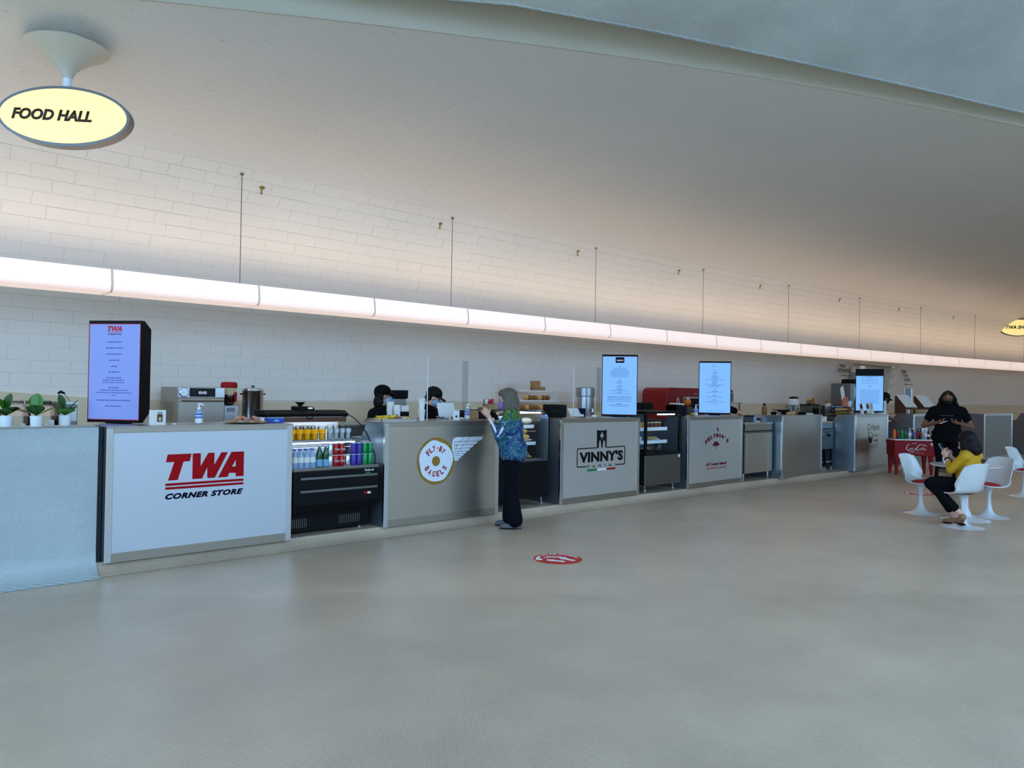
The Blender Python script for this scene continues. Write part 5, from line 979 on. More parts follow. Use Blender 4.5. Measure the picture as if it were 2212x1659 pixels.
t = thing('griddle', 'low black and steel griddle behind the prep fridge', 'griddle', (12.36, 7.40, ZP+1.03), R(0)); MB().box(0, 0.5, 0, 0.16, 0.0, 0.09).build('body', 'cola', t); MB().box(-0.01, 0.51, -0.01, 0.17, 0.09, 0.115).build('plate', 'black', t); MB().box(0.5, 0.60, 0.0, 0.16, 0, 0.12).build('steel_end', 'steel_bright', t)
tag(MB().ell((0, 0, 0.012), (0.06, 0.03, 0.012), 10, 6).build('white_spoon_rest', 'white', None, True, (12.75, 7.25, ZP+1.03)), 'white spoon rest on the prep fridge top', 'dish')
# ------------------------------------------------------------------ things on the blank counter
zt = ZT
t = thing('amber_bottle', 'amber bottle with black cap at the left of the blank counter', 'bottle', (13.28, 7.42, zt)); MB().lathe([(0.045, 0), (0.047, 0.01), (0.047, 0.13), (0.03, 0.165), (0.028, 0.18)], 14).build('bottle_body', 'bread_dark', t, smooth=True); MB().cyl(0, 0, 0.18, 0.03, 0.03, 12).build('cap', 'black', t)
t = thing('tilted_tablet', 'dark tablet tilted on a stand at the left of the blank counter', 'tablet', (13.38, 7.12, zt), R(20)); MB().box(-0.14, 0.14, -0.006, 0.006, 0, 0.19, Matrix.Rotation(R(-55), 4, 'X')).build('tablet', 'black_gloss', t, bevel=0.003); MB().box(-0.04, 0.04, 0.02, 0.09, 0, 0.05).build('stand', 'steel_dark', t)
def pan(lab, x, y, r, h, mat='black'):
    t = thing('cooking_pan', lab, 'pan', (x, y, zt)); MB().lathe([(r*0.85, 0), (r, h), (r*0.97, h), (r*0.82, 0.006), (0, 0.006)], 20).build('pan_body', mat, t, smooth=True); MB().tube([(r*0.95, 0, h*0.8), (r*1.6, -0.03, h)], 0.012, 8).build('handle', 'black', t)
pan('shallow black pan with lid rim at the left of the blank counter', 13.62, 7.36, 0.11, 0.05); pan('deep dark pan behind the glass jars on the blank counter', 14.02, 7.45, 0.13, 0.09); pan('short black pan in front of the coffee maker', 14.24, 7.18, 0.10, 0.05)
for i, x in enumerate((13.85, 14.02, 14.16)):
    t = thing('glass_jar', ('leftmost', 'middle', 'rightmost')[i]+' tall clear glass jar on the blank counter', 'jar', (x, 7.23, zt)); MB().lathe([(0.05, 0), (0.055, 0.01), (0.055, 0.15), (0.045, 0.19), (0.047, 0.20), (0.043, 0.20), (0.05, 0.15), (0.05, 0.012), (0, 0.012)], 16).build('jar_glass', 'clear', t, smooth=True); MB().lathe([(0.048, 0.013), (0.048, 0.05+0.02*i), (0, 0.05+0.02*i)], 14).build('contents', ('cloth_cream', 'bread', 'bread_dark')[i], t)
tag(MB().tube([(-0.06, 0, 0.014), (0, 0.02, 0.012), (0.06, 0, 0.03)], [0.006, 0.014, 0.006], 8).build('lemon_peel', 'banana', None, True, (13.73, 7.16, zt)), 'pale yellow fruit piece on the blank counter', 'fruit')
tag(MB().box(-0.16, 0.16, -0.06, 0.06, 0, 0.025).build('folded_towel', 'paper', None, False, (14.55, 7.20, zt), R(4), bevel=0.01), 'folded white towel at the right of the blank counter', 'towel')
yb = lambda x: bend(x)
t = thing('coffee_maker', 'white coffee maker with black dome lid on the back counter', 'coffee maker', (17.35, 9.30+yb(17.35), ZB)); MB().box(-0.13, 0.13, -0.12, 0.14, 0, 0.05).build('base', 'black', t); MB().box(-0.11, 0.11, 0.02, 0.14, 0.05, 0.3).build('tower', 'steel', t); MB().lathe([(0.13, 0.28), (0.135, 0.30), (0.13, 0.42), (0.12, 0.43)], 20).build('brew_head', 'white', t, smooth=True); MB().lathe([(0.12, 0.43), (0.10, 0.47), (0.0, 0.49)], 20).build('dome_lid', 'black', t, smooth=True); MB().lathe([(0.08, 0.05), (0.09, 0.1), (0.07, 0.2), (0.075, 0.21)], 18, (0, -0.04, 0)).build('carafe', 'clear', t, smooth=True); MB().tube([(0.08, -0.05, 0.2), (0.14, -0.06, 0.18), (0.13, -0.06, 0.1)], 0.012, 8).build('carafe_handle', 'black', t)
t = thing('toaster_rack', 'dark toaster rack with bread buns on top', 'toaster', (18.05, 9.30+yb(18), ZB)); MB().box(-0.2, 0.2, -0.15, 0.15, 0, 0.28).build('body', 'steel_dark', t, bevel=0.008); MB().box(-0.17, 0.17, -0.155, -0.15, 0.05, 0.2).build('opening', 'black', t); MB().box(-0.21, 0.21, -0.16, 0.16, 0.28, 0.30).build('top_tray', 'black', t)
for i in range(5): tag(MB().ell((0, 0, 0.04), (0.075, 0.06, 0.04), 12, 8).build('bread_bun', 'bread' if i % 2 else 'bread_dark', None, True, (17.97+0.09*(i % 3)+0.03*(i//3), 9.28+yb(18), ZB+0.301+0.075*(i//3)), R(30*i)), ('dark' if i % 2 == 0 else 'golden')+' bun piled on the toaster rack', 'bread', 'buns on the toaster rack')
t = thing('glass_pot', 'round glass cooking pot with lid knob near the crepe gap', 'pot', (18.65, 9.20+yb(18.6), ZB)); MB().lathe([(0.14, 0), (0.16, 0.04), (0.16, 0.26)], 20).build('pot_body', 'steel_dark', t, smooth=True); MB().lathe([(0.165, 0.26), (0.165, 0.28), (0.12, 0.33), (0, 0.345)], 20).build('lid', 'steel', t, smooth=True); MB().lathe([(0.02, 0.345), (0.03, 0.37), (0, 0.38)], 12).build('knob', 'steel_dark', t, smooth=True)
t = thing('ice_machine', 'large grey steel machine with notes taped on its front by the doorway', 'machine', (18.95, 8.80+yb(19.2), ZB)); MB().box(0, 1.5, 0, 0.50, 0.0, 0.83).build('cabinet', 'steel_dark', t, bevel=0.012); MB().box(1.0, 1.3, -0.006, 0, 0.45, 0.72).build('dark_panel', 'black', t)
for i, (x, w, m_) in enumerate(((0.2, 0.13, 'steel'), (0.45, 0.15, 'steel'), (0.72, 0.12, 'candy_pink'), (0.9, 0.2, 'wrap'))): MB().box(x, x+w, -0.005, 0, 0.5, 0.74).build('taped_note', m_, t)
MB().tube([(0.36, -0.03, 0.1), (0.36, -0.035, 0.42)], 0.02, 8).build('door_handle', 'black', t); MB().box(0.6, 1.2, 0.1, 0.5, 0.83, 0.95).build('top_tray', 'black_rough', t)
tag(MB().box(-0.02, 0.26, 0, 0.01, 0, 0.36).build('notice_sheet', 'paper', None, False, (20.0, 8.80+yb(19.2)+0.2, ZB+0.951)), 'white notice sheet standing above the grey machine', 'notice')
# ------------------------------------------------------------------ crepe counter display
t = thing('crepe_tray_case', 'low clear case of folded crepes on the left of the crepe counter', 'case', (15.80, 6.98, ZT), R(2.5)); MB().box(0, 0.55, 0, 0.3, 0.15, 0.158).build('lid', 'acrylic', t); MB().box(0, 0.55, 0, 0.3, 0.0, 0.008).build('tray', 'acrylic', t); MB().box(0, 0.55, 0, 0.3, 0.072, 0.078).build('middle_tray', 'acrylic', t)
for x in (0, 0.545): MB().box(x, x+0.005, 0, 0.3, 0, 0.15).build('side_wall', 'acrylic', t)
for k_ in range(2):
    for i in range(5): MB().box(0.03+0.1*i, 0.11+0.1*i, 0.04, 0.25, 0.01+0.07*k_, 0.055+0.07*k_).build('folded_crepe', ('gold', 'bread_dark', 'bread_dark', 'bread', 'candy_pink')[i] if k_ == 0 else ('bread', 'bread_dark', 'brown', 'bread_dark', 'wrap')[i], t, bevel=0.012)
t = thing('menu_cup', 'terracotta cup holding a tilted white menu card', 'cup', (16.02, 7.12, ZT+0.16)); MB().lathe([(0.05, 0), (0.075, 0.19), (0.08, 0.2), (0.07, 0.19), (0, 0.18)], 16).build('cup_body', 'candy_orange', t, smooth=True); MB().box(-0.075, 0.075, -0.003, 0.003, 0, 0.26, Matrix.Translation((-0.05, 0, 0.17)) @ Matrix.Rotation(R(-22), 4, 'Y')).build('card', 'paper', t)
tag(MB().lathe([(0.035, 0), (0.05, 0.12), (0.046, 0.12), (0.032, 0.004), (0, 0.004)], 14).build('white_cup', 'paper', None, True, (16.26, 7.12, ZT+0.16)), 'white paper cup on the clear crepe case', 'cup')
for i, (x, lab) in enumerate(((16.46, 'leftmost slanted menu card on the crepe counter'), (16.78, 'middle slanted menu card on the crepe counter'), (16.97, 'rightmost slanted menu card on the crepe counter'))):
    t = thing('menu_card', lab, 'card', (x, 6.92, ZT), R(-8)); T = Matrix.Rotation(R(-24), 4, 'Y'); MB().box(-0.055, 0.055, -0.004, 0.004, 0.0, 0.27, T).build('card', 'paper', t); MB().box(-0.04, 0.04, -0.006, -0.004, 0.13, 0.23, T).build('photo', ('maroon', 'brown', 'wrap')[i], t); MB().box(-0.02, 0.02, 0.0, 0.06, 0, 0.02).build('foot', 'acrylic', t)
t = thing('info_sign', 'upright white information sheet with small pictures on the crepe counter', 'sign', (17.30, 6.90, ZT), R(-40)); MB().box(-0.14, 0.14, -0.003, 0.003, 0, 0.29).build('sheet', 'paper', t); MB().box(-0.1, 0.14, -0.02, 0.02, 0, 0.008).build('foot', 'acrylic', t)
for i in range(6): MB().box(-0.1, 0.1-0.02*(i % 2), -0.0045, -0.003, 0.14+0.02*i, 0.145+0.02*i).build('print_line', 'grey_text', t)
MB().box(-0.10, -0.05, -0.0045, -0.003, 0.03, 0.1).build('picture', 'red', t); MB().box(0.05, 0.07, -0.0045, -0.003, 0.03, 0.11).build('picture', 'navy', t)
tag(MB().ell((0, 0, 0.02), (0.06, 0.04, 0.02)).build('pastry_roll', 'bread', None, True, (16.62, 6.90, ZT)), 'single small pastry between the menu cards', 'pastry')
for i, (x, y, lab) in enumerate(((18.62, 6.86, 'left brown-sided dispenser with slanted white top beyond the crepe counter'), (19.72, 6.84, 'right brown-sided dispenser with slanted white top beyond the crepe counter'))):
    t = thing('cutlery_dispenser', lab, 'dispenser', (x, y, ZT), R(-20)); W = 0.36
    MB().ext([(0, 0.0), (0, 0.14), (0.25, 0.42), (0.30, 0.40), (0.30, 0)], 0, 0.02, 'x').build('side_cheek', 'brown', t); MB().ext([(0, 0.0), (0, 0.14), (0.25, 0.42), (0.30, 0.40), (0.30, 0)], W-0.02, W, 'x').build('side_cheek', 'kraft', t)
    MB().ext([(-0.012, 0.15), (-0.006, 0.16), (0.25, 0.436), (0.255, 0.42)], -0.005, W+0.005, 'x').build('slanted_top', 'white', t); MB().box(0.02, W-0.02, 0.03, 0.28, 0, 0.12).build('tray', 'acrylic', t)
    for k_ in range(3): MB().box(0.04+0.1*k_, 0.10+0.1*k_, 0.05, 0.2, 0.002, 0.1).build('cutlery_bundle', ('wrap', 'paper', 'kraft')[k_], t)
for i in range(4): tag(MB().box(-0.22, 0.22, -0.1, 0.1, 0, 0.025).build('flat_carton', 'kraft' if i % 2 else 'wrap', None, False, (19.38, 6.76, ZT+0.026*i), R(3*i-4)), ('pale', 'brown')[i % 2]+' flat carton in the pile before the dispensers', 'carton', 'flat cartons beyond the crepe counter')
t = thing('sneeze_guard', 'far clear acrylic guard behind the cutlery dispensers', 'screen', (19.55, 7.225, 1.25)); MB().box(0, 0.48, 0, 0.006, 0, 0.60).build('sheet', 'film', t); MB().box(-0.01, 0.02, -0.004, 0.01, 0, 0.60).build('left_edge', 'white', t)
# ------------------------------------------------------------------ red drinks cooler with bottles
ca = math.atan2(-0.605, 0.55)
t = thing('drinks_chest', 'vintage red drinks chest with white script lettering on splayed legs', 'cooler', (16.74, 6.375, 0), ca); W, Dp = 0.82, 0.44
MB().box(0, W, 0, Dp, 0.40, 0.725).build('chest', 'coke_red', t, bevel=0.012); MB().box(-0.012, W+0.012, -0.012, Dp+0.012, 0.722, 0.742).build('rim', 'white', t, bevel=0.006)
MB().box(0.02, W-0.02, 0.02, Dp-0.02, 0.742, 0.748).build('ice_tray', 'steel', t)
for x, y, sx_, sy_ in ((0.03, 0.02, -1, -1), (W-0.11, 0.02, 1, -1), (0.03, Dp-0.1, -1, 1), (W-0.11, Dp-0.1, 1, 1)):
    mb = MB(); mb.add([(x, y, 0.42), (x+0.08, y, 0.42), (x+0.08, y+0.08, 0.42), (x, y+0.08, 0.42)]+[(x+0.02+0.012*sx_, y+0.02+0.01*sy_, 0), (x+0.06+0.012*sx_, y+0.02+0.01*sy_, 0), (x+0.06+0.012*sx_, y+0.06+0.01*sy_, 0), (x+0.02+0.012*sx_, y+0.06+0.01*sy_, 0)], [(0, 3, 2, 1), (4, 5, 6, 7), (0, 1, 5, 4), (1, 2, 6, 5), (2, 3, 7, 6), (3, 0, 4, 7)]); mb.build('leg', 'coke_red', t)
MB().box(-0.05, 0, 0.1, 0.34, 0.66, 0.70).build('side_handle', 'coke_red', t)
def script(pts, th, name='script_logo'):
    mb2 = MB(); mb2.tube([(x, 0, z) for x, z in pts], th, 6); return mb2
mb = MB()
def cur(pts, r_): mb.tube([(0.23+x*0.40, -0.002, 0.50+z*0.40) for x, z in pts], r_, 6)
cur([(0.20, 0.34), (0.14, 0.37), (0.05, 0.28), (0.01, 0.14), (0.06, 0.05), (0.15, 0.08), (0.20, 0.14)], [0.003, 0.006, 0.008, 0.009, 0.006, 0.004, 0.003])
cur([(0.25, 0.17), (0.21, 0.15), (0.20, 0.08), (0.25, 0.06), (0.28, 0.12), (0.25, 0.17)], 0.0045)
cur([(0.38, 0.16), (0.33, 0.17), (0.31, 0.09), (0.35, 0.06), (0.40, 0.10)], 0.0045)
cur([(0.49, 0.16), (0.44, 0.16), (0.43, 0.08), (0.47, 0.06), (0.50, 0.17), (0.49, 0.07), (0.53, 0.09)], 0.0045)
cur([(0.70, 0.30), (0.63, 0.33), (0.56, 0.22), (0.53, 0.10), (0.58, 0.02), (0.66, 0.06)], [0.003, 0.006, 0.008, 0.009, 0.006, 0.004])
cur([(0.60, 0.30), (0.70, 0.36), (0.82, 0.35), (0.98, 0.30), (1.04, 0.31)], [0.004, 0.006, 0.006, 0.007, 0.003])
cur([(0.72, 0.17), (0.68, 0.15), (0.67, 0.08), (0.72, 0.06), (0.75, 0.12), (0.72, 0.17)], 0.0045)
cur([(0.79, 0.09), (0.86, 0.28), (0.82, 0.10), (0.86, 0.06)], 0.0045)
cur([(0.95, 0.16), (0.90, 0.16), (0.89, 0.08), (0.93, 0.06), (0.96, 0.17), (0.95, 0.06), (1.0, 0.08)], 0.0045)
cur([(0.06, 0.05), (0.20, 0.0), (0.40, -0.01), (0.44, 0.01)], [0.004, 0.005, 0.006, 0.003])
o = mb.build('script_logo', 'white', t, smooth=True); o['kind'] = 'stuff'
lettering('chest_words', 'DRINK', 0.40, -0.0005, 0.655, 0.10, 0.016, 'white', t, bold=0.02); lettering('chest_words', 'ICE COLD', 0.43, -0.0005, 0.455, 0.30, 0.018, 'white', t, bold=0.02, spacing=2.0)
MB().ext([(0.70, 0.65), (0.735, 0.665), (0.745, 0.69), (0.755, 0.665), (0.79, 0.65), (0.755, 0.643)], -0.002, 0.0, 'y').build('star_emblem', 'white', t); MB().box(0.735, 0.76, -0.002, 0, 0.615, 0.632).build('emblem_base', 'white', t)
bx0 = Vector((16.74, 6.375, 0)); ux = Vector((math.cos(ca), math.sin(ca), 0)); uy = Vector((-math.sin(ca), math.cos(ca), 0))
specs = [('orange soda bottle, leftmost on the red drinks chest', 'orange', 'orange', 'black'), ('dark red soda bottle beside the orange one on the red chest', 'cola', 'text_red', 'black'), ('bright green soda bottle on the red chest', 'can_green', 'can_green', 'black'), ('dark green slim bottle on the red chest', 'bottle_green', 'flag_green', 'black'), ('clear bottle with pale label on the red chest', 'water', 'paper', 'white'), ('cola bottle with purple label and white cap on the red chest', 'cola', 'purple', 'white'), ('black-capped cola bottle with red and white band', 'cola', 'red', 'black'), ('cola bottle with a pinkish red band', 'cola', 'text_red', 'black'), ('white-capped clear bottle near the right of the red chest', 'water', 'paper', 'white'), ('short dark red bottle at the right end of the red chest', 'maroon', 'white', 'maroon')]
for i, (lab, b_, l_, c_) in enumerate(specs):
    p = bx0+ux*(0.06+0.078*i)+uy*(0.17+0.05*(i % 2)); bottle('soda_bottle', lab, b_, l_, (p.x, p.y, 0.748), 'bottles on the red chest', 0.225 if i != 9 else 0.18, 0.032, c_)
p = bx0+ux*0.74+uy*0.34; t = thing('price_card', 'little white price card standing behind the bottles on the red chest', 'card', (p.x, p.y, 0.748), ca); MB().box(-0.06, 0.06, -0.003, 0.003, 0, 0.25).build('card', 'paper', t); MB().box(-0.05, 0.05, -0.02, 0.02, 0, 0.006).build('foot', 'paper', t)
# ------------------------------------------------------------------ pedestal chairs and table
def tulip_chair():
    t = thing('pedestal_chair', '', 'chair', (0, 0, 0), 0, 'white pedestal chairs')
    cl = [(0.255, 0.455), (0.20, 0.435), (0.10, 0.425), (0.0, 0.420), (-0.09, 0.425), (-0.155, 0.455), (-0.195, 0.52), (-0.22, 0.60), (-0.24, 0.69), (-0.258, 0.77), (-0.268, 0.815)]
    hw = [0.19, 0.215, 0.235, 0.245, 0.25, 0.255, 0.26, 0.255, 0.24, 0.215, 0.185]
    up_ = [-0.01, -0.005, 0.0, 0.005, 0.03, 0.085, 0.11, 0.10, 0.08, 0.06, 0.04]
    crv = catmull(cl, 4); hws = catmull([(h, 0) for h in hw], 4); ups = catmull([(h, 0) for h in up_], 4); n_ = len(crv)-1; nu = 14
    def fn(u, v):
        j = min(int(round(v*n_)), n_); a = crv[max(j-1, 0)]; b = crv[min(j+1, n_)]; tx, tz = b[0]-a[0], b[1]-a[1]; L_ = math.hypot(tx, tz); nx_, nz_ = tz/L_, -tx/L_
        uu_ = (u-0.5)*2; k_ = ups[j][0]*abs(uu_)**2.4; e = 1.0
        if j > n_-6: k_ -= 0.0
        drop = 0.03*abs(uu_)**3 if j > n_-4 else 0
        return (crv[j][0]+nx_*k_, uu_*hws[j][0]*e, crv[j][1]+nz_*k_-drop)
    o = MB().grid(fn, nu, n_).build('shell', 'white_gloss', t, True, solid=0.012)
    for md in list(o.modifiers): o.modifiers.remove(md)
    sd = o.modifiers.new('solid', 'SOLIDIFY'); sd.thickness = 0.012; sd.offset = -1
    MB().lathe([(0.245, 0.0), (0.246, 0.003), (0.20, 0.009), (0.13, 0.020), (0.075, 0.045), (0.042, 0.10), (0.029, 0.17), (0.025, 0.25), (0.03, 0.32), (0.045, 0.37), (0.08, 0.405), (0.13, 0.415)], 28).build('pedestal', 'white_gloss', t, smooth=True)
    def cs(u, v):
        a = 2*math.pi*u; r_ = v; x = 0.055+0.19*r_*math.cos(a); y = 0.20*r_*math.sin(a); edge = (1-r_**3)
        return (x, y, 0.432+0.040*edge+0.015*(x > 0.2))
    MB().grid(cs, 24, 6).build('seat_cushion', 'cushion_red', t, True)
    return t
chA = tulip_chair(); chA.location = (11.49, 4.02, 0); chA.rotation_euler = (0, 0, R(266)); chA['label'] = 'white pedestal chair with red cushion left of the round table, seen from its open side'
chB = dup(chA, (10.69, 3.25, 0), R(70), 'white pedestal chair with its back to us, the seated woman on it')
chC = dup(chA, (11.93, 3.30, 0), R(150), 'white pedestal chair right behind the seated woman, red cushion showing')
chD = dup(chA, (14.96, 3.62, 0), R(266), 'white pedestal chair cut off by the right edge of the picture')
t = thing('pedestal_table', 'round white pedestal table beside the seated woman', 'table', (11.35, 3.42, 0))
MB().lathe([(0.30, 0.0), (0.302, 0.004), (0.25, 0.010), (0.16, 0.024), (0.085, 0.06), (0.045, 0.16), (0.035, 0.38), (0.042, 0.52), (0.07, 0.62), (0.12, 0.68), (0.16, 0.70)], 32).build('pedestal', 'white_gloss', t, smooth=True)
MB().lathe([(0.36, 0.70), (0.405, 0.712), (0.42, 0.722), (0.416, 0.73), (0.0, 0.73)], 48).build('table_top', 'white_gloss', t, smooth=True)
a = can('drink_can', 'plain silver drink can standing on the round table', 'can_silver', (11.02, 3.56, 0.73), None)
t = thing('small_bottle', 'small dark red bottle behind the silver can on the round table', 'bottle', (11.12, 3.545, 0.73)); MB().lathe([(0.022, 0), (0.024, 0.05), (0.012, 0.07), (0.012, 0.078)], 14).build('bottle_body', 'maroon', t, smooth=True); MB().cyl(0, 0, 0.078, 0.014, 0.02, 10).build('cap', 'white', t)
# ------------------------------------------------------------------ people
def V(*a): return Vector(a)
def blob(name, prims, mat, parent=None, voxel=0.009, smooth=4):
    mb = MB()
    for p in prims:
        if p[0] == 'c':
            a, b, ra, rb = Vector(p[1]), Vector(p[2]), p[3], p[4]; d = b-a; L_ = max(d.length, 1e-4); q = d.to_track_quat('Z', 'Y').to_matrix().to_4x4(); T = Matrix.Translation(a) @ q
            pr = [(max(1e-5, ra*math.sin(t)), -ra*math.cos(t)) for t in (0.001, 0.4, 0.8, 1.2)]+[(ra, 0), ((ra+rb)/2, L_/2), (rb, L_)]+[(max(1e-5, rb*math.cos(t)), L_+rb*math.sin(t)) for t in (0.4, 0.8, 1.2, 1.57)]
            mb.lathe(pr, 14, T=T)
        else:
            T = Matrix.Translation(Vector(p[1])) @ (p[3] if len(p) > 3 else Matrix.Identity(4)); mb.ell((0, 0, 0), p[2], 16, 10, T)
    me = mb.mesh(name); o = bpy.data.objects.new('tmp', me); COL.objects.link(o)
    md = o.modifiers.new('r', 'REMESH'); md.mode = 'VOXEL'; md.voxel_size = voxel
    ms = o.modifiers.new('s', 'SMOOTH'); ms.iterations = smooth; ms.factor = 0.5
    dg = bpy.context.evaluated_depsgraph_get(); m2 = bpy.data.meshes.new_from_object(o.evaluated_get(dg)); bpy.data.objects.remove(o)
    m2.name = name; m2.polygons.foreach_set('use_smooth', [True]*len(m2.polygons)); m2.materials.clear()
    return obj(name, m2, mat, parent)
def hand(w, d, n, side, curl=0.5, s=1.0):
    """w wrist, d hand direction, n palm normal; side=+1 left; returns capsules for palm, four fingers and thumb"""
    d = Vector(d).normalized(); n = Vector(n); n = (n-d*n.dot(d)).normalized(); a = n.cross(d).normalized()*side   # a points to the thumb side
    w = Vector(w); out = [('c', w, w+d*0.03*s, 0.026*s, 0.030*s)]
    for k, off in enumerate((0.030, 0.010, -0.010, -0.029)):
        b0 = w+d*0.03*s+a*off*0.7*s; b1 = w+d*(0.085-0.006*abs(k-1.2))*s+a*off*s; out.append(('c', b0, b1, 0.013*s, 0.011*s))
        L_ = (0.068, 0.076, 0.070, 0.056)[k]*s; c1 = curl*(0.9+0.08*k); d1 = d*math.cos(c1)+n*math.sin(c1); d2 = d*math.cos(c1*2.1)+n*math.sin(c1*2.1)
        p1 = b1+d1*L_*0.55; p2 = p1+d2*L_*0.5; out += [('c', b1, p1, 0.0098*s, 0.0088*s), ('c', p1, p2, 0.0088*s, 0.0075*s)]
    t0 = w+d*0.028*s+a*0.024*s; t1 = t0+(a*0.7+d*0.6+n*0.35).normalized()*0.042*s; t2 = t1+(d*0.85+n*0.5+a*0.1).normalized()*0.034*s
    return out+[('c', t0, t1, 0.0135*s, 0.0105*s), ('c', t1, t2, 0.0105*s, 0.0085*s)]
def person(label, loc, heading, J, o):
    """J joints in a frame facing +x, left = +y. o: outfit options"""
    sk = o['skin']; f = o.get('fat', 1.0); vox = o.get('voxel', 0.010)
    pel, che, nec, hea = V(*J['pel']), V(*J['che']), V(*J['nec']), V(*J['hea'])
    Rh = Matrix.Rotation(R(J.get('hyaw', 0)), 4, 'Z') @ Matrix.Rotation(R(J.get('hpitch', 0)), 4, 'Y')
    def hp(x, y, z): return hea+Rh.to_3x3() @ V(x, y, z)
    torso = []; rad = [(0.115, 0.165), (0.112, 0.158), (0.108, 0.148), (0.112, 0.155), (0.115, 0.165), (0.10, 0.165), (0.075, 0.13)]
    lean = (che-pel).to_track_quat('Z', 'Y')
    for i, (rx, ry) in enumerate(rad):
        t_ = i/6; c = pel+(che-pel)*t_; bx_ = o.get('belly', 0)*math.sin(math.pi*min(1, t_*1.3)) if t_ < 0.77 else 0
        torso.append((c+V(bx_*0.5, 0, 0), rx*f+bx_*0.5, ry*f, 0.10))
    body = [('e', c, (rx*0.93, ry*0.93, h)) for c, rx, ry, h in torso]
    body += [('c', che, nec, 0.07, 0.052), ('c', nec, hp(-0.012, 0, -0.05), 0.052, 0.055)]
    body += [('e', hp(-0.005, 0, 0.03), (0.097, 0.077, 0.10), Rh), ('e', hp(0.022, 0, -0.045), (0.07, 0.058, 0.075), Rh), ('e', hp(0.05, 0, -0.095), (0.028, 0.03, 0.02), Rh), ('c', hp(0.085, 0, 0.0), hp(0.104, 0, -0.032), 0.009, 0.014)]
    body += [('e', hp(0.086, 0, -0.062), (0.012, 0.022, 0.008), Rh), ('e', hp(0.0, 0.077, -0.01), (0.018, 0.008, 0.03), Rh), ('e', hp(0.0, -0.077, -0.01), (0.018, 0.008, 0.03), Rh)]
    shirt = [('e', c, (rx+0.012, ry+0.012, h)) for c, rx, ry, h in torso[:]]
    if o.get('hem'): shirt.append(('e', pel+V(0, 0, -0.06), (rad[0][0]*f+0.038, rad[0][1]*f+0.045, 0.12))); shirt.append(('e', pel+V(0, 0, 0.02), (rad[0][0]*f+0.034, rad[0][1]*f+0.036, 0.11)))
    tr = [('e', pel+V(0, 0, -0.02), (0.118*f, 0.168*f, 0.11))]
    for s_ in ('L', 'R'):
        sg = 1 if s_ == 'L' else -1
        sh, el, wr = V(*J['sh'+s_]), V(*J['el'+s_]), V(*J['wr'+s_])
        body += [('c', sh, el, 0.048*f**0.7, 0.040*f**0.6), ('c', el, wr, 0.040*f**0.6, 0.026)]
        body += hand(wr, J.get('hd'+s_, wr-el), J.get('hn'+s_, (0, -sg, 0)), sg, J.get('curl', 0.5))
        k = o.get('sleeve', 0.45); 
        shirt += [('c', che+(sh-che)*0.35, sh, 0.085*f**0.5, 0.064*f**0.6)]
        if k <= 1: shirt += [('c', sh, sh+(el-sh)*k, 0.064*f**0.6, 0.060*f**0.6)]
        else: shirt += [('c', sh, el, 0.062*f**0.6, 0.054*f**0.5), ('c', el, el+(wr-el)*(k-1), 0.054*f**0.5, 0.040)]
        hip, kn, an = pel+V(0, sg*0.09*f, -0.04), V(*J['kn'+s_]), V(*J['an'+s_])
        body += [('c', hip, kn, 0.082*f, 0.054), ('c', kn, an, 0.054, 0.036)]; fd = V(*J.get('ft'+s_, (1, 0, 0))).normalized()
        body += [('c', an-fd*0.03+V(0, 0, -0.045), an+fd*0.13+V(0, 0, -0.055), 0.034, 0.026)]
        tr += [('c', hip, kn, 0.096*f, 0.068*f**0.5), ('c', kn, an+(kn-an).normalized()*o.get('cuff', 0.06), 0.068*f**0.5, o.get('legw', 0.062))]
    root = blob('person', body, sk, None, min(vox, 0.0085), 3); root.location = loc; root.rotation_euler = (0, 0, R(heading)); tag(root, label, 'person', None)
    if o.get('shirt'): blob('shirt', shirt, o['shirt'], root, vox, 5)
    if o.get('trousers'): blob('trousers', tr, o['trousers'], root, vox, 5)
    if o.get('shoes'):
        for s_ in ('L', 'R'):
            an = V(*J['an'+s_]); fd = V(*J.get('ft'+s_, (1, 0, 0))).normalized(); z = V(0, 0, 1); b = an+V(0, 0, -0.045)
            sh_ = blob('shoe', [('c', b-fd*0.035, b+fd*0.05, 0.045, 0.044), ('c', b+fd*0.05-z*0.006, b+fd*0.145-z*0.012, 0.043, 0.032)], o['shoes'], root, 0.008, 4)
            blob('sole', [('e', b+fd*0.055-z*0.033, (0.135, 0.047, 0.013), Matrix.Rotation(math.atan2(fd.y, fd.x), 4, 'Z'))], o.get('sole', 'black'), sh_, 0.006, 1)
    for y in (0.032, -0.032):
        e = MB().ell((0, 0, 0), (0.006, 0.013, 0.007), 10, 6, Matrix.Translation(hp(0.086, y, 0.008)) @ Rh).build('eye', 'eye', root, True)
        MB().ell((0, 0, 0), (0.006, 0.019, 0.0035), 10, 5, Matrix.Translation(hp(0.088, y, 0.03)) @ Rh).build('eyebrow', o.get('hairm', 'hair_black'), root, True)
    if o.get('mask'):
        m_ = blob('mask', [('e', hp(0.045, 0, -0.055), (0.068, 0.069, 0.058), Rh), ('e', hp(0.09, 0, -0.035), (0.03, 0.03, 0.035), Rh)], o['mask'], root, 0.007, 3)
        for y in (0.07, -0.07): MB().tube([hp(0.055, y, -0.02), hp(0.03, y*1.12, -0.005), hp(0.0, y*1.16, 0.01)], 0.0025, 5).build('ear_loop', o['mask'], m_)
    if o.get('hair'): blob('hair', o['hair'](hp, Rh), o['hairm'], root, 0.008, o.get('hsm', 2))
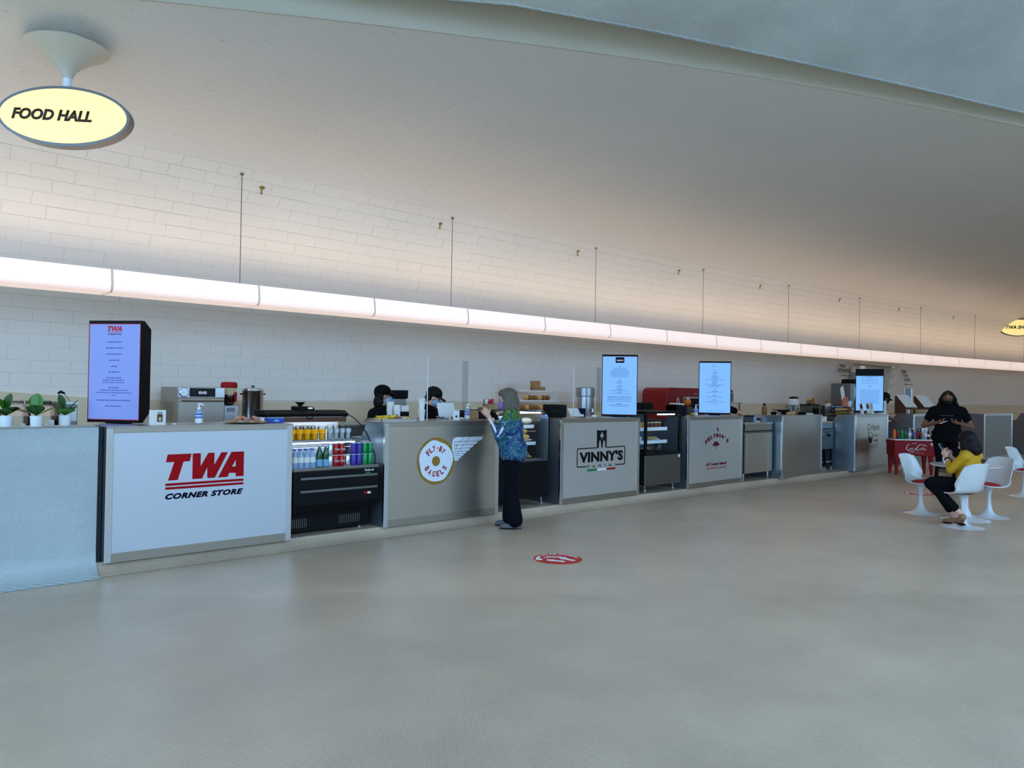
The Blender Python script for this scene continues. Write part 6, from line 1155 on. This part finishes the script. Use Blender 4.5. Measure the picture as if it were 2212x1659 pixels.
    if o.get('cap'):
        c_ = blob('cap', [('e', hp(-0.012, 0, 0.065), (0.112, 0.094, 0.085), Rh), ('e', hp(-0.012, 0, 0.04), (0.113, 0.094, 0.05), Rh)], o['cap'], root, 0.008, 3)
        MB().grid(lambda u, v: hp(0.07+0.11*v*(1-0.25*(2*u-1)**2), (u-0.5)*0.16*(1-0.15*v), 0.048-0.03*v-0.02*(2*u-1)**2), 10, 6).build('brim', o['cap'], c_, True, solid=0.006)
        MB().ell((0, 0, 0), (0.004, 0.02, 0.012), 8, 5, Matrix.Translation(hp(0.09, 0, 0.085)) @ Rh).build('cap_badge', 'white', c_)
    return root, hp
STAND = dict(pel=(0, 0, 0.92), che=(0.0, 0, 1.34), nec=(0.0, 0, 1.40), hea=(0.03, 0, 1.52), shL=(0, 0.17, 1.33), shR=(0, -0.17, 1.33), elL=(-0.02, 0.22, 1.06), elR=(-0.02, -0.22, 1.06), wrL=(0.2, 0.16, 1.0), wrR=(0.2, -0.16, 1.0), knL=(0.02, 0.10, 0.50), knR=(0.02, -0.10, 0.50), anL=(0, 0.10, 0.085), anR=(0, -0.10, 0.085))
def J_(**k): d = dict(STAND); d.update(k); return d
# customer at the bagel counter
def bob_grey(hp, Rh): return [('e', hp(-0.028, 0, 0.045), (0.108, 0.098, 0.105), Rh), ('e', hp(-0.055, 0, -0.03), (0.09, 0.105, 0.12), Rh), ('e', hp(-0.06, 0.02, -0.075), (0.07, 0.09, 0.075), Rh), ('e', hp(0.0, 0.08, -0.05), (0.055, 0.025, 0.10), Rh), ('e', hp(0.0, -0.08, -0.05), (0.055, 0.025, 0.10), Rh), ('e', hp(0.02, 0, 0.085), (0.075, 0.08, 0.055), Rh)]
w1, hp = person('woman with grey bob in a green and blue patterned shirt at the bagel counter', (6.12, 6.66, 0), 132,
    J_(pel=(-0.02, 0, 0.93), che=(0.02, 0, 1.33), nec=(0.03, 0, 1.39), hea=(0.07, 0, 1.50), shL=(0.02, 0.17, 1.31), shR=(0.04, -0.17, 1.31), elL=(0.13, 0.25, 1.09), elR=(0.16, -0.20, 1.10), wrL=(0.27, 0.10, 1.31), wrR=(0.31, -0.08, 1.31), hdL=(0.6, -0.15, 0.75), hdR=(0.6, 0.1, 0.75), hnL=(0.3, -1, 0.2), hnR=(0.3, 1, 0.2), curl=0.55, hyaw=6, hpitch=8,
       knL=(0.0, 0.09, 0.50), knR=(0.02, -0.09, 0.50), anL=(-0.06, 0.10, 0.085), anR=(0.02, -0.10, 0.085), ftL=(1, 0.15, 0)),
    dict(skin='skin_light', shirt='shirt_pattern', trousers='cloth_navy', shoes='shoe_grey', sleeve=1.55, hem=1, belly=0.09, mask='mask_purple', hair=bob_grey, hairm='hair_grey', legw=0.095, cuff=0.02, fat=1.14))
# white cuff stripes of her sleeve
mb = MB(); mb.tube([(0.135, 0.295, 1.085), (0.19, 0.235, 1.19), (0.255, 0.155, 1.285)], 0.014, 8); mb.build('sleeve_stripe', 'cloth_white', w1, True)
mb = MB(); mb.tube([(0.05, 0.225, 1.26), (0.09, 0.275, 1.17), (0.135, 0.295, 1.085)], 0.014, 8); mb.build('sleeve_stripe', 'cloth_white', w1, True)
M = Matrix.Translation((6.12, 6.66, 0)) @ Matrix.Rotation(R(132), 4, 'Z')
p = M @ V(0.375, 0.01, 1.40); t = thing('wallet', 'small brown wallet in the hands of the grey-haired customer', 'wallet', p, R(132)); MB().box(-0.03, 0.03, -0.055, 0.055, -0.012, 0.012).build('leather', 'brown', t, bevel=0.004)
# workers behind the bagel counter
def short_dark(hp, Rh): return [('e', hp(-0.03, 0, 0.03), (0.09, 0.088, 0.09), Rh), ('e', hp(-0.06, 0, -0.03), (0.055, 0.075, 0.06), Rh)]
def long_dark(hp, Rh): return short_dark(hp, Rh)+[('e', hp(-0.06, 0, -0.08), (0.07, 0.085, 0.09), Rh)]
person('worker in a dark cap turned away, behind the banana tray', (5.43, 8.42, 0), 5, J_(che=(0, 0, 1.31), nec=(0.0, 0, 1.38), hea=(0.03, 0, 1.52), shL=(0, 0.17, 1.29), shR=(0, -0.17, 1.29), hyaw=-25),
    dict(skin='skin_mid', shirt='cloth_black', trousers='cloth_black', shoes='black', mask='mask_blue', cap='cloth_black', hair=long_dark, hairm='hair_black', fat=1.12))
w3, hp = person('worker in a black cap and printed tee behind the clear guard', (6.12, 8.36, 0), 300, J_(che=(0.02, 0, 1.33), nec=(0.04, 0, 1.40), hea=(0.09, 0, 1.51), shL=(0.02, 0.18, 1.31), shR=(0.02, -0.18, 1.31), elL=(0.08, 0.26, 1.08), elR=(0.08, -0.24, 1.08), wrL=(0.34, 0.15, 1.14), wrR=(0.34, -0.12, 1.14), hpitch=22, hyaw=18),
    dict(skin='skin_light', shirt='cloth_black', trousers='denim', shoes='black', mask='mask_blue', cap='black', hair=short_dark, hairm='hair_black', fat=1.1))
mb = MB()
for y0, y1, z in ((-0.05, 0.0, 1.25), (0.01, 0.06, 1.25), (-0.03, 0.04, 1.228)): mb.box(0.152, 0.162, y0, y1, z, z+0.010)
mb.build('shirt_print', 'white', w3)['kind'] = 'stuff'
# worker leaning on the hot dog counter, mostly behind the screen
person('worker with a bare forearm leaning out from behind the hot dog screen', (12.72, 8.10, 0), 262, J_(pel=(-0.05, 0, 0.94), che=(0.10, 0, 1.34), nec=(0.14, 0, 1.40), hea=(0.20, 0, 1.50), shL=(0.10, 0.20, 1.36), shR=(0.10, -0.18, 1.34), elL=(0.22, 0.50, 1.25), elR=(0.2, -0.28, 1.24), wrL=(0.40, 0.30, 1.205), wrR=(0.42, -0.15, 1.22), hnL=(0, 0, -1), hnR=(0, 0, -1), hpitch=25),
    dict(skin='skin_light', shirt='cloth_black', trousers='cloth_black', shoes='black', mask='cloth_black', hair=short_dark, hairm='hair_black', fat=1.1))
# crepe worker
person('worker in cap and cream shirt reaching down beside the crepe counter', (18.13, 7.30, 0), 300, J_(pel=(-0.05, 0, 0.98), che=(0.06, 0, 1.42), nec=(0.10, 0, 1.48), hea=(0.16, 0, 1.59), shL=(0.06, 0.20, 1.42), shR=(0.06, -0.18, 1.42), elL=(0.18, 0.30, 1.22), elR=(0.16, -0.25, 1.18), wrL=(0.24, 0.22, 1.02), wrR=(0.36, -0.12, 1.1), hdL=(0.1, -0.2, -1), hpitch=18, hyaw=20, knL=(0.02, 0.1, 0.52), knR=(0.02, -0.1, 0.52)),
    dict(skin='skin_dark', shirt='cloth_cream', trousers='cloth_black', shoes='black', mask='cloth_black', cap='black', hair=short_dark, hairm='hair_black', fat=1.1, sleeve=0.75))
# standing employee in black
def long_wavy(hp, Rh):
    o = [('e', hp(-0.04, 0, 0.052), (0.098, 0.092, 0.094), Rh), ('e', hp(0.02, 0.045, 0.10), (0.06, 0.045, 0.03), Rh), ('e', hp(0.02, -0.045, 0.10), (0.06, 0.045, 0.03), Rh)]
    for s in (-1, 1):
        for k in range(7): o.append(('e', hp(-0.035+0.012*(k % 2), s*(0.090+0.014*k+0.012*(k % 2)), 0.03-0.048*k), (0.045, 0.030, 0.045), Rh))
    o += [('e', hp(-0.06, 0, -0.06), (0.06, 0.11, 0.13), Rh), ('e', hp(-0.06, 0, -0.18), (0.06, 0.13, 0.10), Rh)]
    return o
w6, hp = person('staff member in black standing with face mask, long dark hair and hands together', (14.78, 4.74, 0), 198,
    J_(pel=(0, 0, 0.98), che=(0.0, 0, 1.42), nec=(0.0, 0, 1.48), hea=(0.03, 0, 1.60), shL=(0, 0.22, 1.40), shR=(0, -0.22, 1.40), elL=(-0.02, 0.37, 1.12), elR=(-0.02, -0.37, 1.12), wrL=(0.26, 0.16, 1.19), wrR=(0.26, -0.16, 1.19), hdL=(0.3, -0.9, 0.15), hdR=(0.3, 0.9, 0.15), hnL=(-0.3, 0, 0.5), hnR=(-0.3, 0, 0.5), curl=0.7, hpitch=12, knL=(0.02, 0.10, 0.52), knR=(0.02, -0.10, 0.52), anL=(0, 0.10, 0.085), anR=(0, -0.10, 0.085)),
    dict(skin='skin_dark', shirt='cloth_black', trousers='cloth_black', shoes='black', mask='black', hair=long_wavy, hairm='hair_black', fat=1.32, hem=1, belly=0.09, sleeve=0.5, legw=0.105))
mb = MB()
for k in range(6): mb.box(0.190, 0.218, -0.10+0.034*k, -0.074+0.034*k-0.008*(k % 2), 1.31, 1.317)
mb.build('shirt_print', 'grey_text', w6)['kind'] = 'stuff'
M = Matrix.Translation((14.78, 4.74, 0)) @ Matrix.Rotation(R(198), 4, 'Z'); p = M @ V(0.34, -0.06, 1.20)
o = MB().tube([(-0.055, 0, -0.024), (0.055, 0, 0.024)], 0.006, 8).build('pen', 'white', None, True, p, R(198+90)); tag(o, 'white pen held by the staff member in black', 'pen')
# seated woman
def bob_black(hp, Rh): return [('e', hp(-0.025, 0, 0.05), (0.112, 0.102, 0.108), Rh), ('e', hp(-0.04, 0, -0.03), (0.105, 0.115, 0.11), Rh), ('e', hp(-0.05, 0.0, -0.10), (0.10, 0.125, 0.08), Rh), ('e', hp(0.01, 0.088, -0.06), (0.06, 0.03, 0.11), Rh), ('e', hp(0.01, -0.088, -0.06), (0.06, 0.03, 0.11), Rh)]
sx0, sy0, sh0 = 10.73, 3.16, 82
w7, hp = person('woman in mustard sweater seated with a phone, dark bob', (sx0, sy0, 0), sh0,
    J_(pel=(0.02, 0, 0.56), che=(0.04, 0, 0.905), nec=(0.03, 0, 0.965), hea=(0.06, 0, 1.05), shL=(0.01, 0.17, 0.885), shR=(0.01, -0.17, 0.885), elL=(0.15, 0.21, 0.715), elR=(0.15, -0.17, 0.715), wrL=(0.27, 0.07, 0.855), wrR=(0.28, -0.06, 0.855), hdL=(0.5, -0.1, 0.8), hdR=(0.5, 0.1, 0.8), hnL=(0.1, -1, 0.1), hnR=(0.1, 1, 0.1), curl=0.6, hpitch=18, hyaw=10,
       knL=(0.36, 0.30, 0.53), knR=(0.44, 0.08, 0.53), anL=(0.05, 0.14, 0.16), anR=(0.20, -0.02, 0.10), ftL=(0.5, -0.5, -0.6), ftR=(1, -0.2, -0.1)),
    dict(skin='skin_light', shirt='cloth_yellow', trousers='cloth_black', shoes='tan', sole='black', sleeve=1.5, belly=0.03, hair=bob_black, hairm='hair_brown', fat=1.05, legw=0.058, cuff=0.12))
M = Matrix.Translation((sx0, sy0, 0)) @ Matrix.Rotation(R(sh0), 4, 'Z')
p = M @ V(0.35, 0.0, 0.955); t = thing('phone', 'pale blue phone held up by the seated woman', 'phone', p, R(sh0)); T = Matrix.Rotation(R(32), 4, 'Y'); MB().box(-0.005, 0.005, -0.038, 0.038, -0.078, 0.078, T).build('phone_body', 'candy_blue', t, bevel=0.003); MB().box(-0.0062, -0.005, -0.034, 0.034, -0.072, 0.072, T).build('phone_screen', 'black_gloss', t)
p = M @ V(0.27, 0.10, 0.655); t = thing('handbag', 'tan and brown handbag on the lap of the seated woman', 'bag', p, R(sh0+20)); MB().ext([(-0.08, -0.04), (0.08, -0.04), (0.065, 0.05), (-0.065, 0.05)], -0.03, 0.03, 'y').build('bag_body', 'tan', t, bevel=0.01); MB().ext([(-0.078, 0.01), (0.078, 0.01), (0.067, 0.055), (-0.067, 0.055)], -0.033, 0.033, 'y').build('flap', 'brown', t, bevel=0.006); MB().tube([(-0.09, 0, 0.06), (-0.13, -0.02, 0.02), (-0.16, -0.05, -0.06), (-0.2, -0.06, -0.10)], 0.007, 6).build('strap', 'brown', t)
p = M @ V(0.25, 0.093, 0.832); t = thing('wristband', 'dark band around the wrist of the seated woman', 'band', p, R(sh0)); MB().lathe([(0.034, -0.009), (0.036, 0), (0.034, 0.009)], 18, T=V(0.12, -0.14, 0.14).to_track_quat('Z', 'Y').to_matrix().to_4x4()).build('band', 'black', t, smooth=True, solid=0.003)
